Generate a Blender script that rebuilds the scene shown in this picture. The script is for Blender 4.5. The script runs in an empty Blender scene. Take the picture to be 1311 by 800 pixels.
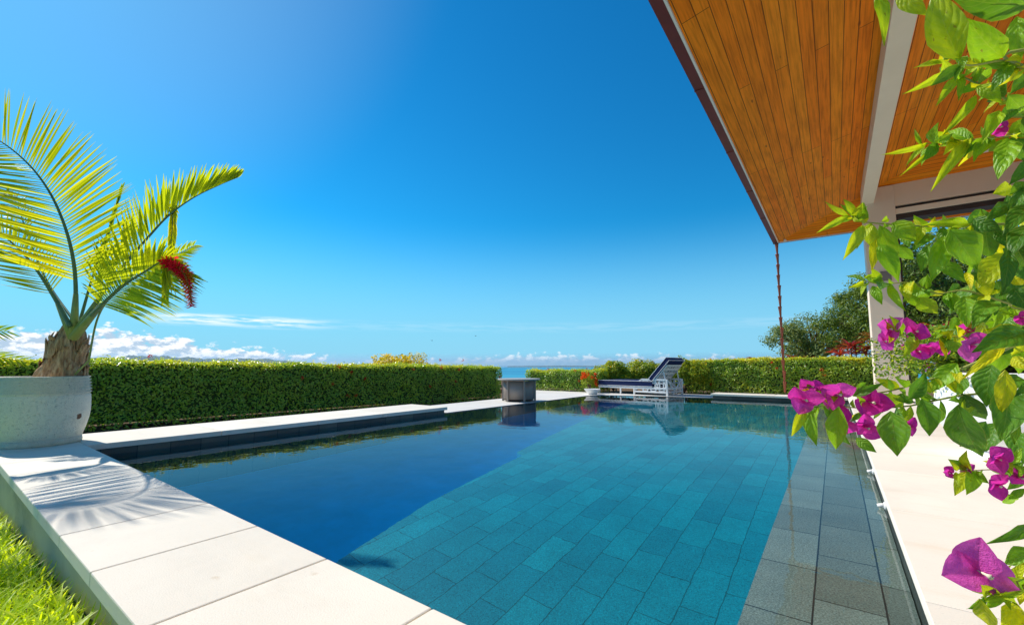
import bpy, bmesh, math, random
import numpy as np
from math import radians as R, sin, cos, pi
from mathutils import Vector, Matrix

S = bpy.context.scene
COL = S.collection
# ------------------------------------------------------------------ camera
F, TH, PSI, CX, CY, H = 560.0, R(5.1), R(36.4), 655.5, 418.0, 0.8
cam = bpy.data.cameras.new('camera'); co = bpy.data.objects.new('camera', cam); COL.objects.link(co); S.camera = co
co.location = (0, 0, H); co.rotation_euler = (R(90 + 5.1), 0, PSI)
cam.sensor_width = 36; cam.lens = F / 1311 * 36; cam.shift_y = 18 / 1311
cam.clip_start = 0.02; cam.clip_end = 200000
FW = Vector((-sin(PSI) * cos(TH), cos(PSI) * cos(TH), sin(TH)))
RT = Vector((cos(PSI), sin(PSI), 0)); UP = RT.cross(FW); CAM = Vector((0, 0, H))
def at(u, v, d):                       # a pixel of the photograph and a depth in metres -> a point in the garden
    return CAM + (FW + RT * ((u - CX) / F) - UP * ((v - CY) / F)) * d
# ------------------------------------------------------------------ sun, sky, exposure
SUN = Vector((-1, -0.10, 0.96)).normalized()
l = bpy.data.lights.new('sun', 'SUN'); l.energy = 4.6; l.angle = R(0.53); l.color = (1, 0.94, 0.84)
l.cycles.is_caustics_light = True      # lets the sun reach the pool floor through the water surface
lo = bpy.data.objects.new('sun', l); COL.objects.link(lo); lo.rotation_euler = SUN.to_track_quat('Z', 'Y').to_euler()
S.view_settings.view_transform = 'Standard'; S.view_settings.look = 'None'; S.view_settings.gamma = 1
S.view_settings.exposure = 0.2
S.cycles.max_bounces = 12; S.cycles.diffuse_bounces = 5; S.cycles.glossy_bounces = 4; S.cycles.transmission_bounces = 8
S.cycles.sample_clamp_indirect = 2.5; S.cycles.caustics_reflective = True; S.cycles.caustics_refractive = True
S.cycles.blur_glossy = 0.3
SKY = 0.13

class NT:                              # small helper for building node trees
    def __init__(s, tree): s.t = tree
    def n(s, typ, **kw):
        nd = s.t.nodes.new(typ)
        for k, v in kw.items():
            if hasattr(nd, k): setattr(nd, k, v)
        return nd
    def put(s, sock, v):
        if hasattr(v, 'is_linked') or isinstance(v, bpy.types.NodeSocket): s.t.links.new(v, sock)
        elif isinstance(v, (tuple, list)) and len(v) == 3 and sock.type == 'RGBA': sock.default_value = (*v, 1)
        else: sock.default_value = v
    def m(s, op, a, b=0.0, c=0.0, clamp=False):
        nd = s.n('ShaderNodeMath', operation=op, use_clamp=clamp)
        s.put(nd.inputs[0], a); s.put(nd.inputs[1], b); s.put(nd.inputs[2], c); return nd.outputs[0]
    def mix(s, f, a, b, typ='MIX'):
        nd = s.n('ShaderNodeMix', data_type='RGBA', blend_type=typ)
        s.put(nd.inputs[0], f); s.put(nd.inputs[6], a); s.put(nd.inputs[7], b); return nd.outputs[2]
    def ramp(s, f, stops):
        nd = s.n('ShaderNodeValToRGB'); s.put(nd.inputs[0], f); e = nd.color_ramp.elements
        while len(e) < len(stops): e.new(0.5)
        for el, (p, c) in zip(e, stops):
            el.position = p; el.color = (*c, 1) if isinstance(c, (tuple, list)) else (c, c, c, 1)
        return nd.outputs[0]
    def noise(s, vec, scale, detail=4, rough=0.55, w=None):
        nd = s.n('ShaderNodeTexNoise'); 
        if vec is not None: s.put(nd.inputs['Vector'], vec)
        nd.inputs['Scale'].default_value = scale; nd.inputs['Detail'].default_value = detail; nd.inputs['Roughness'].default_value = rough
        return nd.outputs[0]
    def comb(s, x, y, z=0.0):
        nd = s.n('ShaderNodeCombineXYZ'); s.put(nd.inputs[0], x); s.put(nd.inputs[1], y); s.put(nd.inputs[2], z); return nd.outputs[0]
    def mr(s, v, a, b, c=0.0, d=1.0, typ='SMOOTHSTEP'):
        nd = s.n('ShaderNodeMapRange', interpolation_type=typ); s.put(nd.inputs[0], v)
        for k, x in zip((1, 2, 3, 4), (a, b, c, d)): s.put(nd.inputs[k], x)
        return nd.outputs[0]

w = bpy.data.worlds.new('World'); S.world = w; w.use_nodes = True
T = NT(w.node_tree); bg = w.node_tree.nodes['Background']
sk = T.n('ShaderNodeTexSky', sky_type='NISHITA'); sk.sun_disc = False; sk.sun_elevation = math.asin(SUN.z)
sk.sun_rotation = math.atan2(SUN.x, SUN.y); sk.air_density = 1.0; sk.dust_density = 0.15; sk.ozone_density = 3.0; sk.altitude = 60
hs = T.n('ShaderNodeHueSaturation'); hs.inputs['Saturation'].default_value = 1.28; T.put(hs.inputs['Color'], sk.outputs[0])
geo = T.n('ShaderNodeTexCoord'); sp = T.n('ShaderNodeSeparateXYZ'); T.put(sp.inputs[0], geo.outputs['Generated'])
el = T.m('MULTIPLY', T.m('ARCSINE', sp.outputs[2]), 180 / pi)                       # degrees above the horizon
sky = T.mix(1.0, hs.outputs[0], (0.14, 0.92, 1.0), 'MULTIPLY')
dt = T.n('ShaderNodeVectorMath', operation='DOT_PRODUCT'); T.put(dt.inputs[0], geo.outputs['Generated']); dt.inputs[1].default_value = SUN
sky = T.mix(T.mr(dt.outputs['Value'], cos(R(38)), cos(R(10))), sky, T.mix(1.0, sky, (0.75, 0.62, 0.30), 'ADD'))     # paler sky round the sun
azm = T.m('MULTIPLY', T.m('ARCTAN2', sp.outputs[0], sp.outputs[1]), 180 / pi)       # degrees clockwise from the pool's long axis
# bank of cumulus low over the sea, thinner to the right
v1 = T.comb(T.m('MULTIPLY', azm, 0.42), T.m('MULTIPLY', el, 0.75))
n1 = T.noise(v1, 1.7, 7, 0.6)
top = T.m('ADD', T.mr(azm, -80, -55, 3.3, 0.7), T.m('MULTIPLY', T.m('MULTIPLY', T.mr(azm, -44, -37), T.mr(azm, -24, -8, 1, 0.3)), 0.75))
hgt = T.m('SUBTRACT', T.m('ADD', top, T.m('MULTIPLY', T.m('SUBTRACT', T.noise(T.comb(azm, 0.0), 0.22, 3), 0.5), 3.0)), el)
cum = T.m('MULTIPLY', T.mr(T.m('ADD', T.m('MULTIPLY', T.m('SUBTRACT', n1, 0.5), 4.2), hgt), 0.0, 0.6), T.mr(el, 0.0, 0.9, 0.35, 1.0))
cum = T.m('MULTIPLY', cum, T.mr(azm, -58, -30, 1.0, 0.62))
v2 = T.comb(T.m('MULTIPLY', azm, 0.42), T.m('MULTIPLY', T.m('SUBTRACT', el, 0.35), 0.75), 0.08)
lit = T.m('SUBTRACT', n1, T.noise(T.comb(T.m('MULTIPLY', T.m('SUBTRACT', azm, 0.5), 0.42), T.m('MULTIPLY', T.m('ADD', el, 0.35), 0.75)), 1.7, 7, 0.6))
ccol = T.mix(T.mr(lit, -0.10, 0.09), (3.3, 4.4, 5.6), (7.3, 7.5, 7.7))
# thin high streaks
v3 = T.comb(T.m('MULTIPLY', azm, 0.16), T.m('MULTIPLY', el, 1.9))
wis = T.m('MULTIPLY', T.mr(T.noise(v3, 1.35, 6, 0.62), 0.40, 0.58), T.m('MULTIPLY', T.mr(el, 4.0, 4.9), T.mr(el, 5.1, 5.8, 1, 0)))
env = T.m('MULTIPLY', T.mr(azm, -78, -73), T.mr(azm, -66, -57, 1.0, 0.10))
wis = T.m('MULTIPLY', wis, env)
sky = T.mix(T.m('MULTIPLY', T.mr(T.m('ABSOLUTE', el), 1.0, 19.0, 1, 0), 0.92), sky, (1.95, 4.35, 6.15))
sky = T.mix(T.m('MULTIPLY', wis, 0.85), sky, (7.2, 7.5, 7.8))
sky = T.mix(cum, sky, ccol)
T.put(bg.inputs[0], sky); bg.inputs[1].default_value = SKY

# ------------------------------------------------------------------ generic helpers
rng = np.random.default_rng(7); random.seed(7)
def link(name, me, mat=None, parent=None, smooth=False):
    o = bpy.data.objects.new(name, me); COL.objects.link(o)
    for m_ in (mat if isinstance(mat, (list, tuple)) else [mat] if mat else []): me.materials.append(m_)
    if parent: o.parent = parent
    if smooth: me.polygons.foreach_set('use_smooth', [True] * len(me.polygons))
    return o
def tag(o, label=None, cat=None, group=None, kind=None):
    if label: o['label'] = label
    if cat: o['category'] = cat
    if group: o['group'] = group
    if kind: o['kind'] = kind
    return o
def thing(name, label, cat, loc=(0, 0, 0), rz=0, group=None):
    o = bpy.data.objects.new(name, None); COL.objects.link(o); o.location = loc; o.rotation_euler = (0, 0, rz)
    o.empty_display_size = 0.1
    return tag(o, label, cat, group)
class MB:
    """collects shapes for one mesh object"""
    def __init__(s): s.v, s.f, s.mi = [], [], []
    def add(s, vs, fs, mi=0):
        n = len(s.v); s.v += [tuple(p) for p in vs]; s.f += [tuple(i + n for i in f) for f in fs]; s.mi += [mi] * len(fs)
    def box(s, a, b, mi=0, M=None):
        x0, y0, z0 = a; x1, y1, z1 = b
        vs = [Vector(p) for p in ((x0, y0, z0), (x1, y0, z0), (x1, y1, z0), (x0, y1, z0), (x0, y0, z1), (x1, y0, z1), (x1, y1, z1), (x0, y1, z1))]
        if M: vs = [M @ p for p in vs]
        s.add(vs, [(3, 2, 1, 0), (4, 5, 6, 7), (0, 1, 5, 4), (1, 2, 6, 5), (2, 3, 7, 6), (3, 0, 4, 7)], mi)
    def bar(s, p, q, wd, ht=None, up=(0, 0, 1), mi=0):
        p, q = Vector(p), Vector(q); d = (q - p).normalized(); ht = ht or wd
        u = Vector(up) - d * d.dot(Vector(up))
        if u.length < 1e-3: u = Vector((1, 0, 0)) - d * d.x
        u.normalize(); sd = d.cross(u)
        vs = [c + sd * (i * wd / 2) + u * (j * ht / 2) for c in (p, q) for i, j in ((-1, -1), (1, -1), (1, 1), (-1, 1))]
        s.add(vs, [(3, 2, 1, 0), (4, 5, 6, 7), (0, 1, 5, 4), (1, 2, 6, 5), (2, 3, 7, 6), (3, 0, 4, 7)], mi)
    def prism(s, pts, z0, z1, mi=0, side_mi=None):
        n = len(pts); vs = [(x, y, z0) for x, y in pts] + [(x, y, z1) for x, y in pts]
        s.add(vs, [tuple(range(n - 1, -1, -1)), tuple(range(n, 2 * n))], mi)
        s.add(vs, [(i, (i + 1) % n, n + (i + 1) % n, n + i) for i in range(n)], mi if side_mi is None else side_mi)
    def tube(s, pts, rad, seg=8, mi=0, cap=True):
        pts = [Vector(p) for p in pts]; n = len(pts); rad = rad if isinstance(rad, (list, tuple)) else [rad] * n
        vs = []; u = None
        for i, p in enumerate(pts):
            d = (pts[min(i + 1, n - 1)] - pts[max(i - 1, 0)]).normalized()
            if u is None: u = d.orthogonal().normalized()
            u = (u - d * d.dot(u)).normalized(); w_ = d.cross(u)
            vs += [p + (u * cos(2 * pi * k / seg) + w_ * sin(2 * pi * k / seg)) * rad[i] for k in range(seg)]
        fs = [(i * seg + k, i * seg + (k + 1) % seg, (i + 1) * seg + (k + 1) % seg, (i + 1) * seg + k) for i in range(n - 1) for k in range(seg)]
        if cap: fs += [tuple(range(seg - 1, -1, -1)), tuple(range((n - 1) * seg, n * seg))]
        s.add(vs, fs, mi)
    def lathe(s, prof, c=(0, 0, 0), seg=48, mi=0):
        vs = [(c[0] + r * cos(2 * pi * k / seg), c[1] + r * sin(2 * pi * k / seg), c[2] + z) for r, z in prof for k in range(seg)]
        s.add(vs, [(i * seg + k, i * seg + (k + 1) % seg, (i + 1) * seg + (k + 1) % seg, (i + 1) * seg + k) for i in range(len(prof) - 1) for k in range(seg)], mi)
    def mesh(s, name):
        me = bpy.data.meshes.new(name); me.from_pydata(s.v, [], s.f); me.polygons.foreach_set('material_index', s.mi); me.update(); return me
    def build(s, name, mat, parent=None, smooth=False, bevel=0):
        o = link(name, s.mesh(name), mat, parent, smooth)
        if bevel:
            b = o.modifiers.new('edge', 'BEVEL'); b.width = bevel; b.segments = 2; b.limit_method = 'ANGLE'; b.angle_limit = R(40)
        return o
def spline(pts, n):
    P = [Vector(p) for p in pts]; P = [P[0] * 2 - P[1]] + P + [P[-1] * 2 - P[-2]]; out = []; k = len(P) - 3
    for i in range(n):
        t = i / (n - 1) * k; j = min(int(t), k - 1); t -= j; a, b, c, d = P[j:j + 4]
        out.append(0.5 * ((2 * b) + (c - a) * t + (2 * a - 5 * b + 4 * c - d) * t * t + (3 * b - a - 3 * c + d) * t ** 3))
    return out

# ------------------------------------------------------------------ materials
def new_mat(name):
    m_ = bpy.data.materials.new(name); m_.use_nodes = True; t = NT(m_.node_tree)
    return m_, t, m_.node_tree.nodes['Principled BSDF'], m_.node_tree.nodes['Material Output']
def coords(t): return t.n('ShaderNodeTexCoord').outputs['Object']
def mapped(t, vec, scale=(1, 1, 1), rot=(0, 0, 0), loc=(0, 0, 0)):
    mp = t.n('ShaderNodeMapping'); t.put(mp.inputs[0], vec); mp.inputs['Scale'].default_value = scale
    mp.inputs['Rotation'].default_value = rot; mp.inputs['Location'].default_value = loc; return mp.outputs[0]
def bump(t, p, h, dist=0.01, strength=1.0):
    b = t.n('ShaderNodeBump'); b.inputs['Strength'].default_value = strength; b.inputs['Distance'].default_value = dist
    t.put(b.inputs['Height'], h); t.put(p.inputs['Normal'], b.outputs[0])
def plain(name, c, rough=0.6, var=0.15, scale=8.0, spec=0.4, metal=0.0, bmp=0.0, bscale=60.0):
    m_, t, p, o = new_mat(name); v = coords(t)
    n = t.noise(v, scale, 5, 0.6)
    t.put(p.inputs['Base Color'], t.mix(n, tuple(x * (1 - var) for x in c), tuple(min(1, x * (1 + var)) for x in c)))
    p.inputs['Roughness'].default_value = rough; p.inputs['Specular IOR Level'].default_value = spec; p.inputs['Metallic'].default_value = metal
    if bmp: bump(t, p, t.noise(v, bscale, 4), bmp)
    return m_
def leafmat(name, stops, trans=0.45, rough=0.4, spec=0.35, veins=0.0, tcol=None):
    """leaf: tint attribute picks the colour; light shines through"""
    m_, t, p, o = new_mat(name)
    a = t.n('ShaderNodeAttribute', attribute_name='tint')
    c = t.ramp(a.outputs['Fac'], stops)
    if veins != 0:
        uv = t.n('ShaderNodeUVMap', uv_map='UVMap'); s_ = t.n('ShaderNodeSeparateXYZ'); t.put(s_.inputs[0], uv.outputs[0])
        x = t.m('ABSOLUTE', t.m('SUBTRACT', s_.outputs[0], 0.5))
        ph = t.m('ADD', t.m('MULTIPLY', t.m('SUBTRACT', s_.outputs[1], t.m('MULTIPLY', x, 0.62)), 40.0), t.m('MULTIPLY', t.noise(uv.outputs[0], 3, 2), 5.0))
        wv = t.m('SINE', ph)
        n = t.noise(uv.outputs[0], 6, 5); n2 = t.noise(uv.outputs[0], 28, 3)
        if veins > 0:
            ve = t.m('MAXIMUM', t.m('MULTIPLY', t.mr(wv, 0.90, 1.0), 0.55), t.mr(x, 0.0, 0.022, 1.0, 0.0))
            c = t.mix(t.m('MULTIPLY', ve, veins), c, t.mix(0.5, c, (0.5, 0.62, 0.2)))
            c = t.mix(t.mr(n, 0.35, 0.7), c, t.mix(1.0, c, (1.3, 1.2, 0.8), 'MULTIPLY'))
            sx = t.m('ADD', t.m('MULTIPLY', a.outputs['Fac'], 37.0), s_.outputs[0]); bl = t.noise(t.comb(sx, s_.outputs[1], a.outputs['Fac']), 9, 3)
            c = t.mix(t.m('MULTIPLY', t.mr(bl, .66, .72), .7), c, (.20, .15, .03))
            c = t.mix(t.m('MULTIPLY', t.mr(x, .44, .5), .35), c, (.45, .48, .08))
            bump(t, p, t.m('ADD', t.m('ADD', t.m('MULTIPLY', t.m('ABSOLUTE', t.m('SINE', t.m('MULTIPLY', ph, 0.5))), 0.5), t.m('MULTIPLY', n, 1.1)), t.m('MULTIPLY', n2, .25)), 0.0012)
        else:
            vb = t.mr(t.m('SINE', t.m('MULTIPLY', ph, 1.3)), 0.88, 1.0)
            c = t.mix(t.m('MULTIPLY', vb, -veins), c, t.mix(1.0, c, (0.75, 0.6, 0.8), 'MULTIPLY'))
            c = t.mix(t.mr(n, 0.3, 0.7), t.mix(1.0, c, (0.85, 0.7, 0.9), 'MULTIPLY'), c)
            bump(t, p, t.m('ADD', n, t.m('MULTIPLY', n2, .6)), 0.004)
    t.put(p.inputs['Base Color'], c); p.inputs['Roughness'].default_value = rough; p.inputs['Specular IOR Level'].default_value = spec
    tr = t.n('ShaderNodeBsdfTranslucent'); t.put(tr.inputs[0], t.mix(1.0, c, (1.5, 1.4, 0.55) if tcol is None else tcol, 'MULTIPLY'))
    mx = t.n('ShaderNodeMixShader'); mx.inputs[0].default_value = trans
    t.put(mx.inputs[1], p.outputs[0]); t.put(mx.inputs[2], tr.outputs[0]); t.put(o.inputs[0], mx.outputs[0]); return m_
def stone_mat(name, c, joint=None, var=0.12, warm=(0.62, 0.5, 0.33), stain=0.3, rough=0.75):
    m_, t, p, o = new_mat(name); v = coords(t)
    c1 = t.mix(t.noise(v, 1.6, 6, 0.6), tuple(x * (1 - var) for x in c), tuple(min(.92, x * (1 + var)) for x in c))
    c1 = t.mix(1.0, c1, t.ramp(t.n('ShaderNodeNewGeometry').outputs['Random Per Island'], [(0, .90), (1, 1.06)]), 'MULTIPLY')
    c1 = t.mix(t.m('MULTIPLY', t.mr(t.noise(mapped(t, v, (0.5, 2.2, 1)), 1.3, 6, 0.7), 0.52, 0.75), stain), c1, warm)
    c1 = t.mix(t.m('MULTIPLY', t.mr(t.noise(mapped(t, v, loc=(9, 3, 1)), 5, 3), 0.68, 0.74), 0.35), c1, (0.5, 0.36, 0.2))
    c1 = t.mix(t.m('MULTIPLY', t.mr(t.noise(mapped(t, v, loc=(2, 7, 0)), 0.8, 7, 0.72), 0.5, 0.68), .30), c1, tuple(x * .72 for x in c))
    fine = t.noise(v, 95, 3, 0.7)
    c1 = t.mix(t.m('MULTIPLY', t.mr(fine, 0.56, 0.72), 0.28), c1, tuple(x * 0.62 for x in c))
    t.put(p.inputs['Base Color'], c1); p.inputs['Roughness'].default_value = rough; p.inputs['Specular IOR Level'].default_value = 0.25
    bump(t, p, t.noise(v, 160, 4), 0.0012); return m_
def tile_mat(name, c1, c2, mortar, row=0.22, width=0.46, rough=0.5, speck=0.5, off=(0, 0, 0), gap=0.004, rot=R(90)):
    m_, t, p, o = new_mat(name); v = coords(t)
    b = t.n('ShaderNodeTexBrick'); b.offset = 0.42; b.offset_frequency = 2; b.squash = 1
    t.put(b.inputs['Vector'], mapped(t, v, rot=(0, 0, rot), loc=off)); b.inputs['Scale'].default_value = 1
    b.inputs['Brick Width'].default_value = width; b.inputs['Row Height'].default_value = row; b.inputs['Mortar Size'].default_value = gap
    b.inputs['Mortar Smooth'].default_value = 0.15
    t.put(b.inputs['Color1'], c1); t.put(b.inputs['Color2'], c2); t.put(b.inputs['Mortar'], mortar)
    g = t.noise(v, 130, 4, 0.75)
    col = t.mix(speck, b.outputs[0], t.mix(1.0, b.outputs[0], t.ramp(g, [(0.33, 0.35), (0.5, 1.0), (0.68, 1.7)]), 'MULTIPLY'))
    col = t.mix(0.5, col, t.mix(1.0, col, t.ramp(t.noise(v, 2.4, 5, .6), [(0.3, 0.7), (0.7, 1.3)]), 'MULTIPLY'))
    t.put(p.inputs['Base Color'], col); p.inputs['Roughness'].default_value = rough; return m_
def plank_mat(name, axis):
    m_, t, p, o = new_mat(name); v = coords(t)
    rot = (0, 0, R(90)) if axis == 'Y' else (0, 0, 0)
    mv = mapped(t, v, rot=rot)
    b = t.n('ShaderNodeTexBrick'); b.offset = 0.37; b.offset_frequency = 3; b.inputs['Scale'].default_value = 1
    t.put(b.inputs['Vector'], mv); b.inputs['Brick Width'].default_value = 4.6; b.inputs['Row Height'].default_value = 0.142
    b.inputs['Mortar Size'].default_value = 0.0045; b.inputs['Mortar Smooth'].default_value = 0.2
    t.put(b.inputs['Color1'], (0.90, 0.235, 0.008)); t.put(b.inputs['Color2'], (0.95, 0.315, 0.014)); t.put(b.inputs['Mortar'], (0.16, 0.045, 0.006))
    gr = t.noise(mapped(t, mv, (1.1, 26, 26)), 1.4, 6, 0.6)
    big = t.noise(mapped(t, mv, (0.8, 3.5, 1)), 1.5, 4)
    c = t.mix(0.8, b.outputs[0], t.mix(1.0, b.outputs[0], t.ramp(gr, [(0.3, (0.6, 0.52, 0.42)), (0.52, 1.0), (0.75, (1.2, 1.2, 1.25))]), 'MULTIPLY'))
    c = t.mix(0.7, c, t.mix(1.0, c, t.ramp(big, [(0.32, (0.80, 0.76, 0.72)), (0.6, 1.05)]), 'MULTIPLY'))
    kn = t.n('ShaderNodeTexVoronoi'); kn.inputs['Scale'].default_value = 2.3; t.put(kn.inputs['Vector'], mapped(t, mv, (0.7, 2.4, 1)))
    c = t.mix(t.mr(kn.outputs['Distance'], 0.03, 0.11, 0.75, 0.0), c, (0.2, 0.055, 0.012))
    t.put(p.inputs['Base Color'], c); p.inputs['Roughness'].default_value = 0.5; p.inputs['Specular IOR Level'].default_value = 0.10
    bump(t, p, b.outputs['Fac'], 0.004, -1.0); return m_

M = {}
M['coping'] = stone_mat('cream_stone', (0.80, 0.735, 0.625), stain=0.22)
M['deck'] = stone_mat('travertine', (0.80, 0.74, 0.645), warm=(0.7, 0.56, 0.4), stain=0.42)
M['terrace'] = stone_mat('pale_terrace', (0.66, 0.63, 0.58))
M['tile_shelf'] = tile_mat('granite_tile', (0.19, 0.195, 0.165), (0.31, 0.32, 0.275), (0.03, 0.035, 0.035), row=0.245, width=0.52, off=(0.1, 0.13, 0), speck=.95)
M['tile_teal'] = tile_mat('water_tinted_tile', (0.001, 0.205, 0.275), (0.002, 0.290, 0.365), (0.001, 0.10, 0.12), row=0.222, width=0.47, gap=0.0038, speck=.8)  # teal that the water gives at this depth, put into the tile colour
M['deep'] = tile_mat('water_blue_lining', (0.001, 0.56, 0.93), (0.001, 0.565, 0.935), (0.001, 0.55, 0.92), speck=0.05)  # blue light of the deepest water painted as the lining's colour
M['wall_tile'] = tile_mat('dark_wall_tile', (0.075, 0.07, 0.06), (0.13, 0.125, 0.105), (0.03, 0.03, 0.028), row=0.3, width=0.6, rot=0)
M['render_wall'] = stone_mat('stained_render', (0.56, 0.48, 0.35), var=0.3, warm=(0.2, 0.17, 0.12), stain=0.6)
M['soil'] = plain('soil', (0.16, 0.10, 0.055), 0.95, 0.5, 6, 0.1, bmp=0.02, bscale=25)
M['lawn'] = plain('lawn_ground', (0.10, 0.16, 0.02), 0.95, 0.5, 12, 0.1, bmp=0.02, bscale=40)
M['paint'] = plain('warm_grey_paint', (0.82, 0.68, 0.53), 0.6, 0.04, 3, 0.3)
M['beam'] = plain('pale_beam_paint', (0.88, 0.76, 0.59), 0.55, 0.06, 3, 0.3)
M['dark'] = plain('dark_bronze', (0.045, 0.032, 0.028), 0.5, 0.2, 4)
M['white'] = plain('white_lacquer', (0.82, 0.81, 0.79), 0.35, 0.03, 3)
M['gutter'] = plain('oxblood_metal', (0.19, 0.035, 0.03), 0.45, 0.25, 3, 0.5, 0.2)
M['copper'] = plain('aged_copper', (0.33, 0.095, 0.055), 0.42, 0.35, 25, 0.5, 0.55)
M['navy'] = plain('navy_canvas', (0.010, 0.022, 0.085), 0.85, 0.2, 40, 0.2, bmp=0.001, bscale=300)
M['piping'] = plain('white_piping', (0.75, 0.75, 0.76), 0.7, 0.03)
M['drum'] = plain('taupe_metal', (0.30, 0.25, 0.215), 0.5, 0.12, 5, 0.4, 0.1)
M['slate'] = plain('grey_slate', (0.36, 0.35, 0.33), 0.55, 0.25, 14, 0.4, bmp=0.002)
M['plank_y'] = plank_mat('varnished_boards_lengthways', 'Y')
M['plank_x'] = plank_mat('varnished_boards_across', 'X')
M['bark'] = plain('grey_bark', (0.16, 0.11, 0.075), 0.9, 0.4, 18, 0.15, bmp=0.01, bscale=40)
M['stem'] = plain('green_stem', (0.34, 0.36, 0.08), 0.5, 0.25, 30)
M['rachis'] = plain('palm_stalk', (0.13, 0.20, 0.09), 0.45, 0.35, 6)
M['petiole'] = plain('palm_petiole', (0.30, 0.34, 0.09), 0.45, 0.3, 7)
M['twig'] = plain('dark_twigs', (0.05, 0.09, 0.02), 0.95, 0.4, 9)
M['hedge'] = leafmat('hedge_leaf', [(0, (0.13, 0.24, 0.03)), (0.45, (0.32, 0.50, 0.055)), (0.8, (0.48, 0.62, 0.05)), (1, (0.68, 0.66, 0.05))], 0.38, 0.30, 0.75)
M['shrub'] = leafmat('shrub_leaf', [(0, (0.10, 0.19, 0.015)), (0.5, (0.28, 0.40, 0.03)), (0.85, (0.60, 0.56, 0.04)), (1, (0.65, 0.32, 0.04))], 0.35, 0.4)
M['croton'] = leafmat('yellow_leaf', [(0, (0.30, 0.34, 0.02)), (0.5, (0.75, 0.60, 0.02)), (1, (0.9, 0.72, 0.05))], 0.35, 0.45)
M['tree'] = leafmat('tree_leaf', [(0, (0.05, 0.10, 0.018)), (0.6, (0.15, 0.23, 0.035)), (1, (0.28, 0.34, 0.06))], 0.3, 0.5)
M['tree_light'] = leafmat('olive_tree_leaf', [(0, (0.09, 0.15, 0.04)), (0.6, (0.22, 0.28, 0.08)), (1, (0.36, 0.38, 0.12))], 0.3, 0.5)
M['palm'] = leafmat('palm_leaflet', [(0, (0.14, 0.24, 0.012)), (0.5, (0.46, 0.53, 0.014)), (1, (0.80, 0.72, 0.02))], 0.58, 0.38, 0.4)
M['grass'] = leafmat('grass_blade', [(0, (0.32, 0.46, 0.014)), (0.5, (0.58, 0.74, 0.018)), (1, (0.78, 0.82, 0.07))], 0.55, 0.4, 0.4)
M['boug'] = leafmat('bougainvillea_leaf', [(0, (0.04, 0.13, 0.016)), (0.3, (0.10, 0.26, 0.028)), (0.6, (0.24, 0.46, 0.02)), (1, (0.70, 0.66, 0.015))], 0.45, 0.36, 0.4, veins=0.4)
M['bract'] = leafmat('magenta_bract', [(0, (0.84, 0.03, 0.42)), (0.5, (0.94, 0.07, 0.54)), (1, (0.95, 0.22, 0.70))], 0.5, 0.6, 0.15, veins=-.35, tcol=(1.25, 1.1, 1.25))
M['orange'] = leafmat('orange_petal', [(0, (0.62, 0.07, 0.01)), (1, (0.85, 0.16, 0.02))], 0.35, 0.6, 0.15)
M['redflower'] = leafmat('red_petal', [(0, (0.5, 0.02, 0.012)), (1, (0.75, 0.06, 0.03))], 0.3, 0.6, 0.15)
M['cordy'] = leafmat('red_cordyline_leaf', [(0, (0.10, 0.03, 0.02)), (0.5, (0.42, 0.03, 0.05)), (1, (0.60, 0.12, 0.05))], 0.4, 0.4)
M['bronze'] = leafmat('bronze_leaf', [(0, (0.14, 0.09, 0.015)), (0.6, (0.35, 0.12, 0.02)), (1, (0.5, 0.25, 0.03))], 0.4, 0.4)
M['ginger'] = leafmat('crimson_bract', [(0, (0.62, 0.012, 0.06)), (1, (0.88, 0.035, 0.13))], 0.45, 0.45)
M['cream'] = plain('cream_floret', (0.8, 0.72, 0.5), 0.6, 0.05)

# ------------------------------------------------------------------ many small leaves in one mesh
def leaves(name, c, nrm, size, mat, parent=None, aspect=0.5, tint=None, droop=0.2):
    """c (N,3) centres, nrm (N,3) rough normals, size (N,) lengths -> one mesh of folded rhombic leaves"""
    N = len(c); nrm = nrm / (np.linalg.norm(nrm, axis=1, keepdims=True) + 1e-9)
    a = rng.normal(size=(N, 3)); a[:, 2] -= droop * 2
    d = a - nrm * (a * nrm).sum(1, keepdims=True); d /= np.linalg.norm(d, axis=1, keepdims=True) + 1e-9
    s = np.cross(nrm, d); L = size[:, None]; W = L * aspect
    P = np.empty((N, 4, 3))
    P[:, 0] = c - d * L / 2; P[:, 1] = c + s * W / 2 + nrm * W * 0.22 - d * L * .05
    P[:, 2] = c + d * L / 2 - nrm * L * 0.12; P[:, 3] = c - s * W / 2 + nrm * W * 0.22 - d * L * .05
    base = (np.arange(N) * 4)[:, None]
    tri = np.concatenate([base + np.array([[0, 2, 1]]), base + np.array([[0, 3, 2]])], 1).reshape(-1)
    me = bpy.data.meshes.new(name); me.vertices.add(N * 4); me.vertices.foreach_set('co', P.reshape(-1))
    me.loops.add(len(tri)); me.loops.foreach_set('vertex_index', tri)
    nf = len(tri) // 3; me.polygons.add(nf); me.polygons.foreach_set('loop_start', np.arange(nf) * 3)
    me.update(calc_edges=True)
    at_ = me.attributes.new('tint', 'FLOAT', 'POINT')
    tt = rng.random(N) if tint is None else np.clip(tint, 0, 1)
    at_.data.foreach_set('value', np.repeat(tt, 4).astype(np.float32))
    return link(name, me, mat, parent)
def lump(p, f, seed=0.0):              # cheap smooth noise used for uneven outlines
    x, y, z = p[:, 0] * f + seed, p[:, 1] * f + seed * 1.7, p[:, 2] * f + seed * .6
    return (np.sin(x * 1.3 + 1.1 * np.sin(y * .9 + z)) + np.sin(y * 1.7 + 1.3 * np.sin(z * 1.1 + x * .7)) + np.sin(z * 2.1 + np.sin(x + y))) / 3
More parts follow.
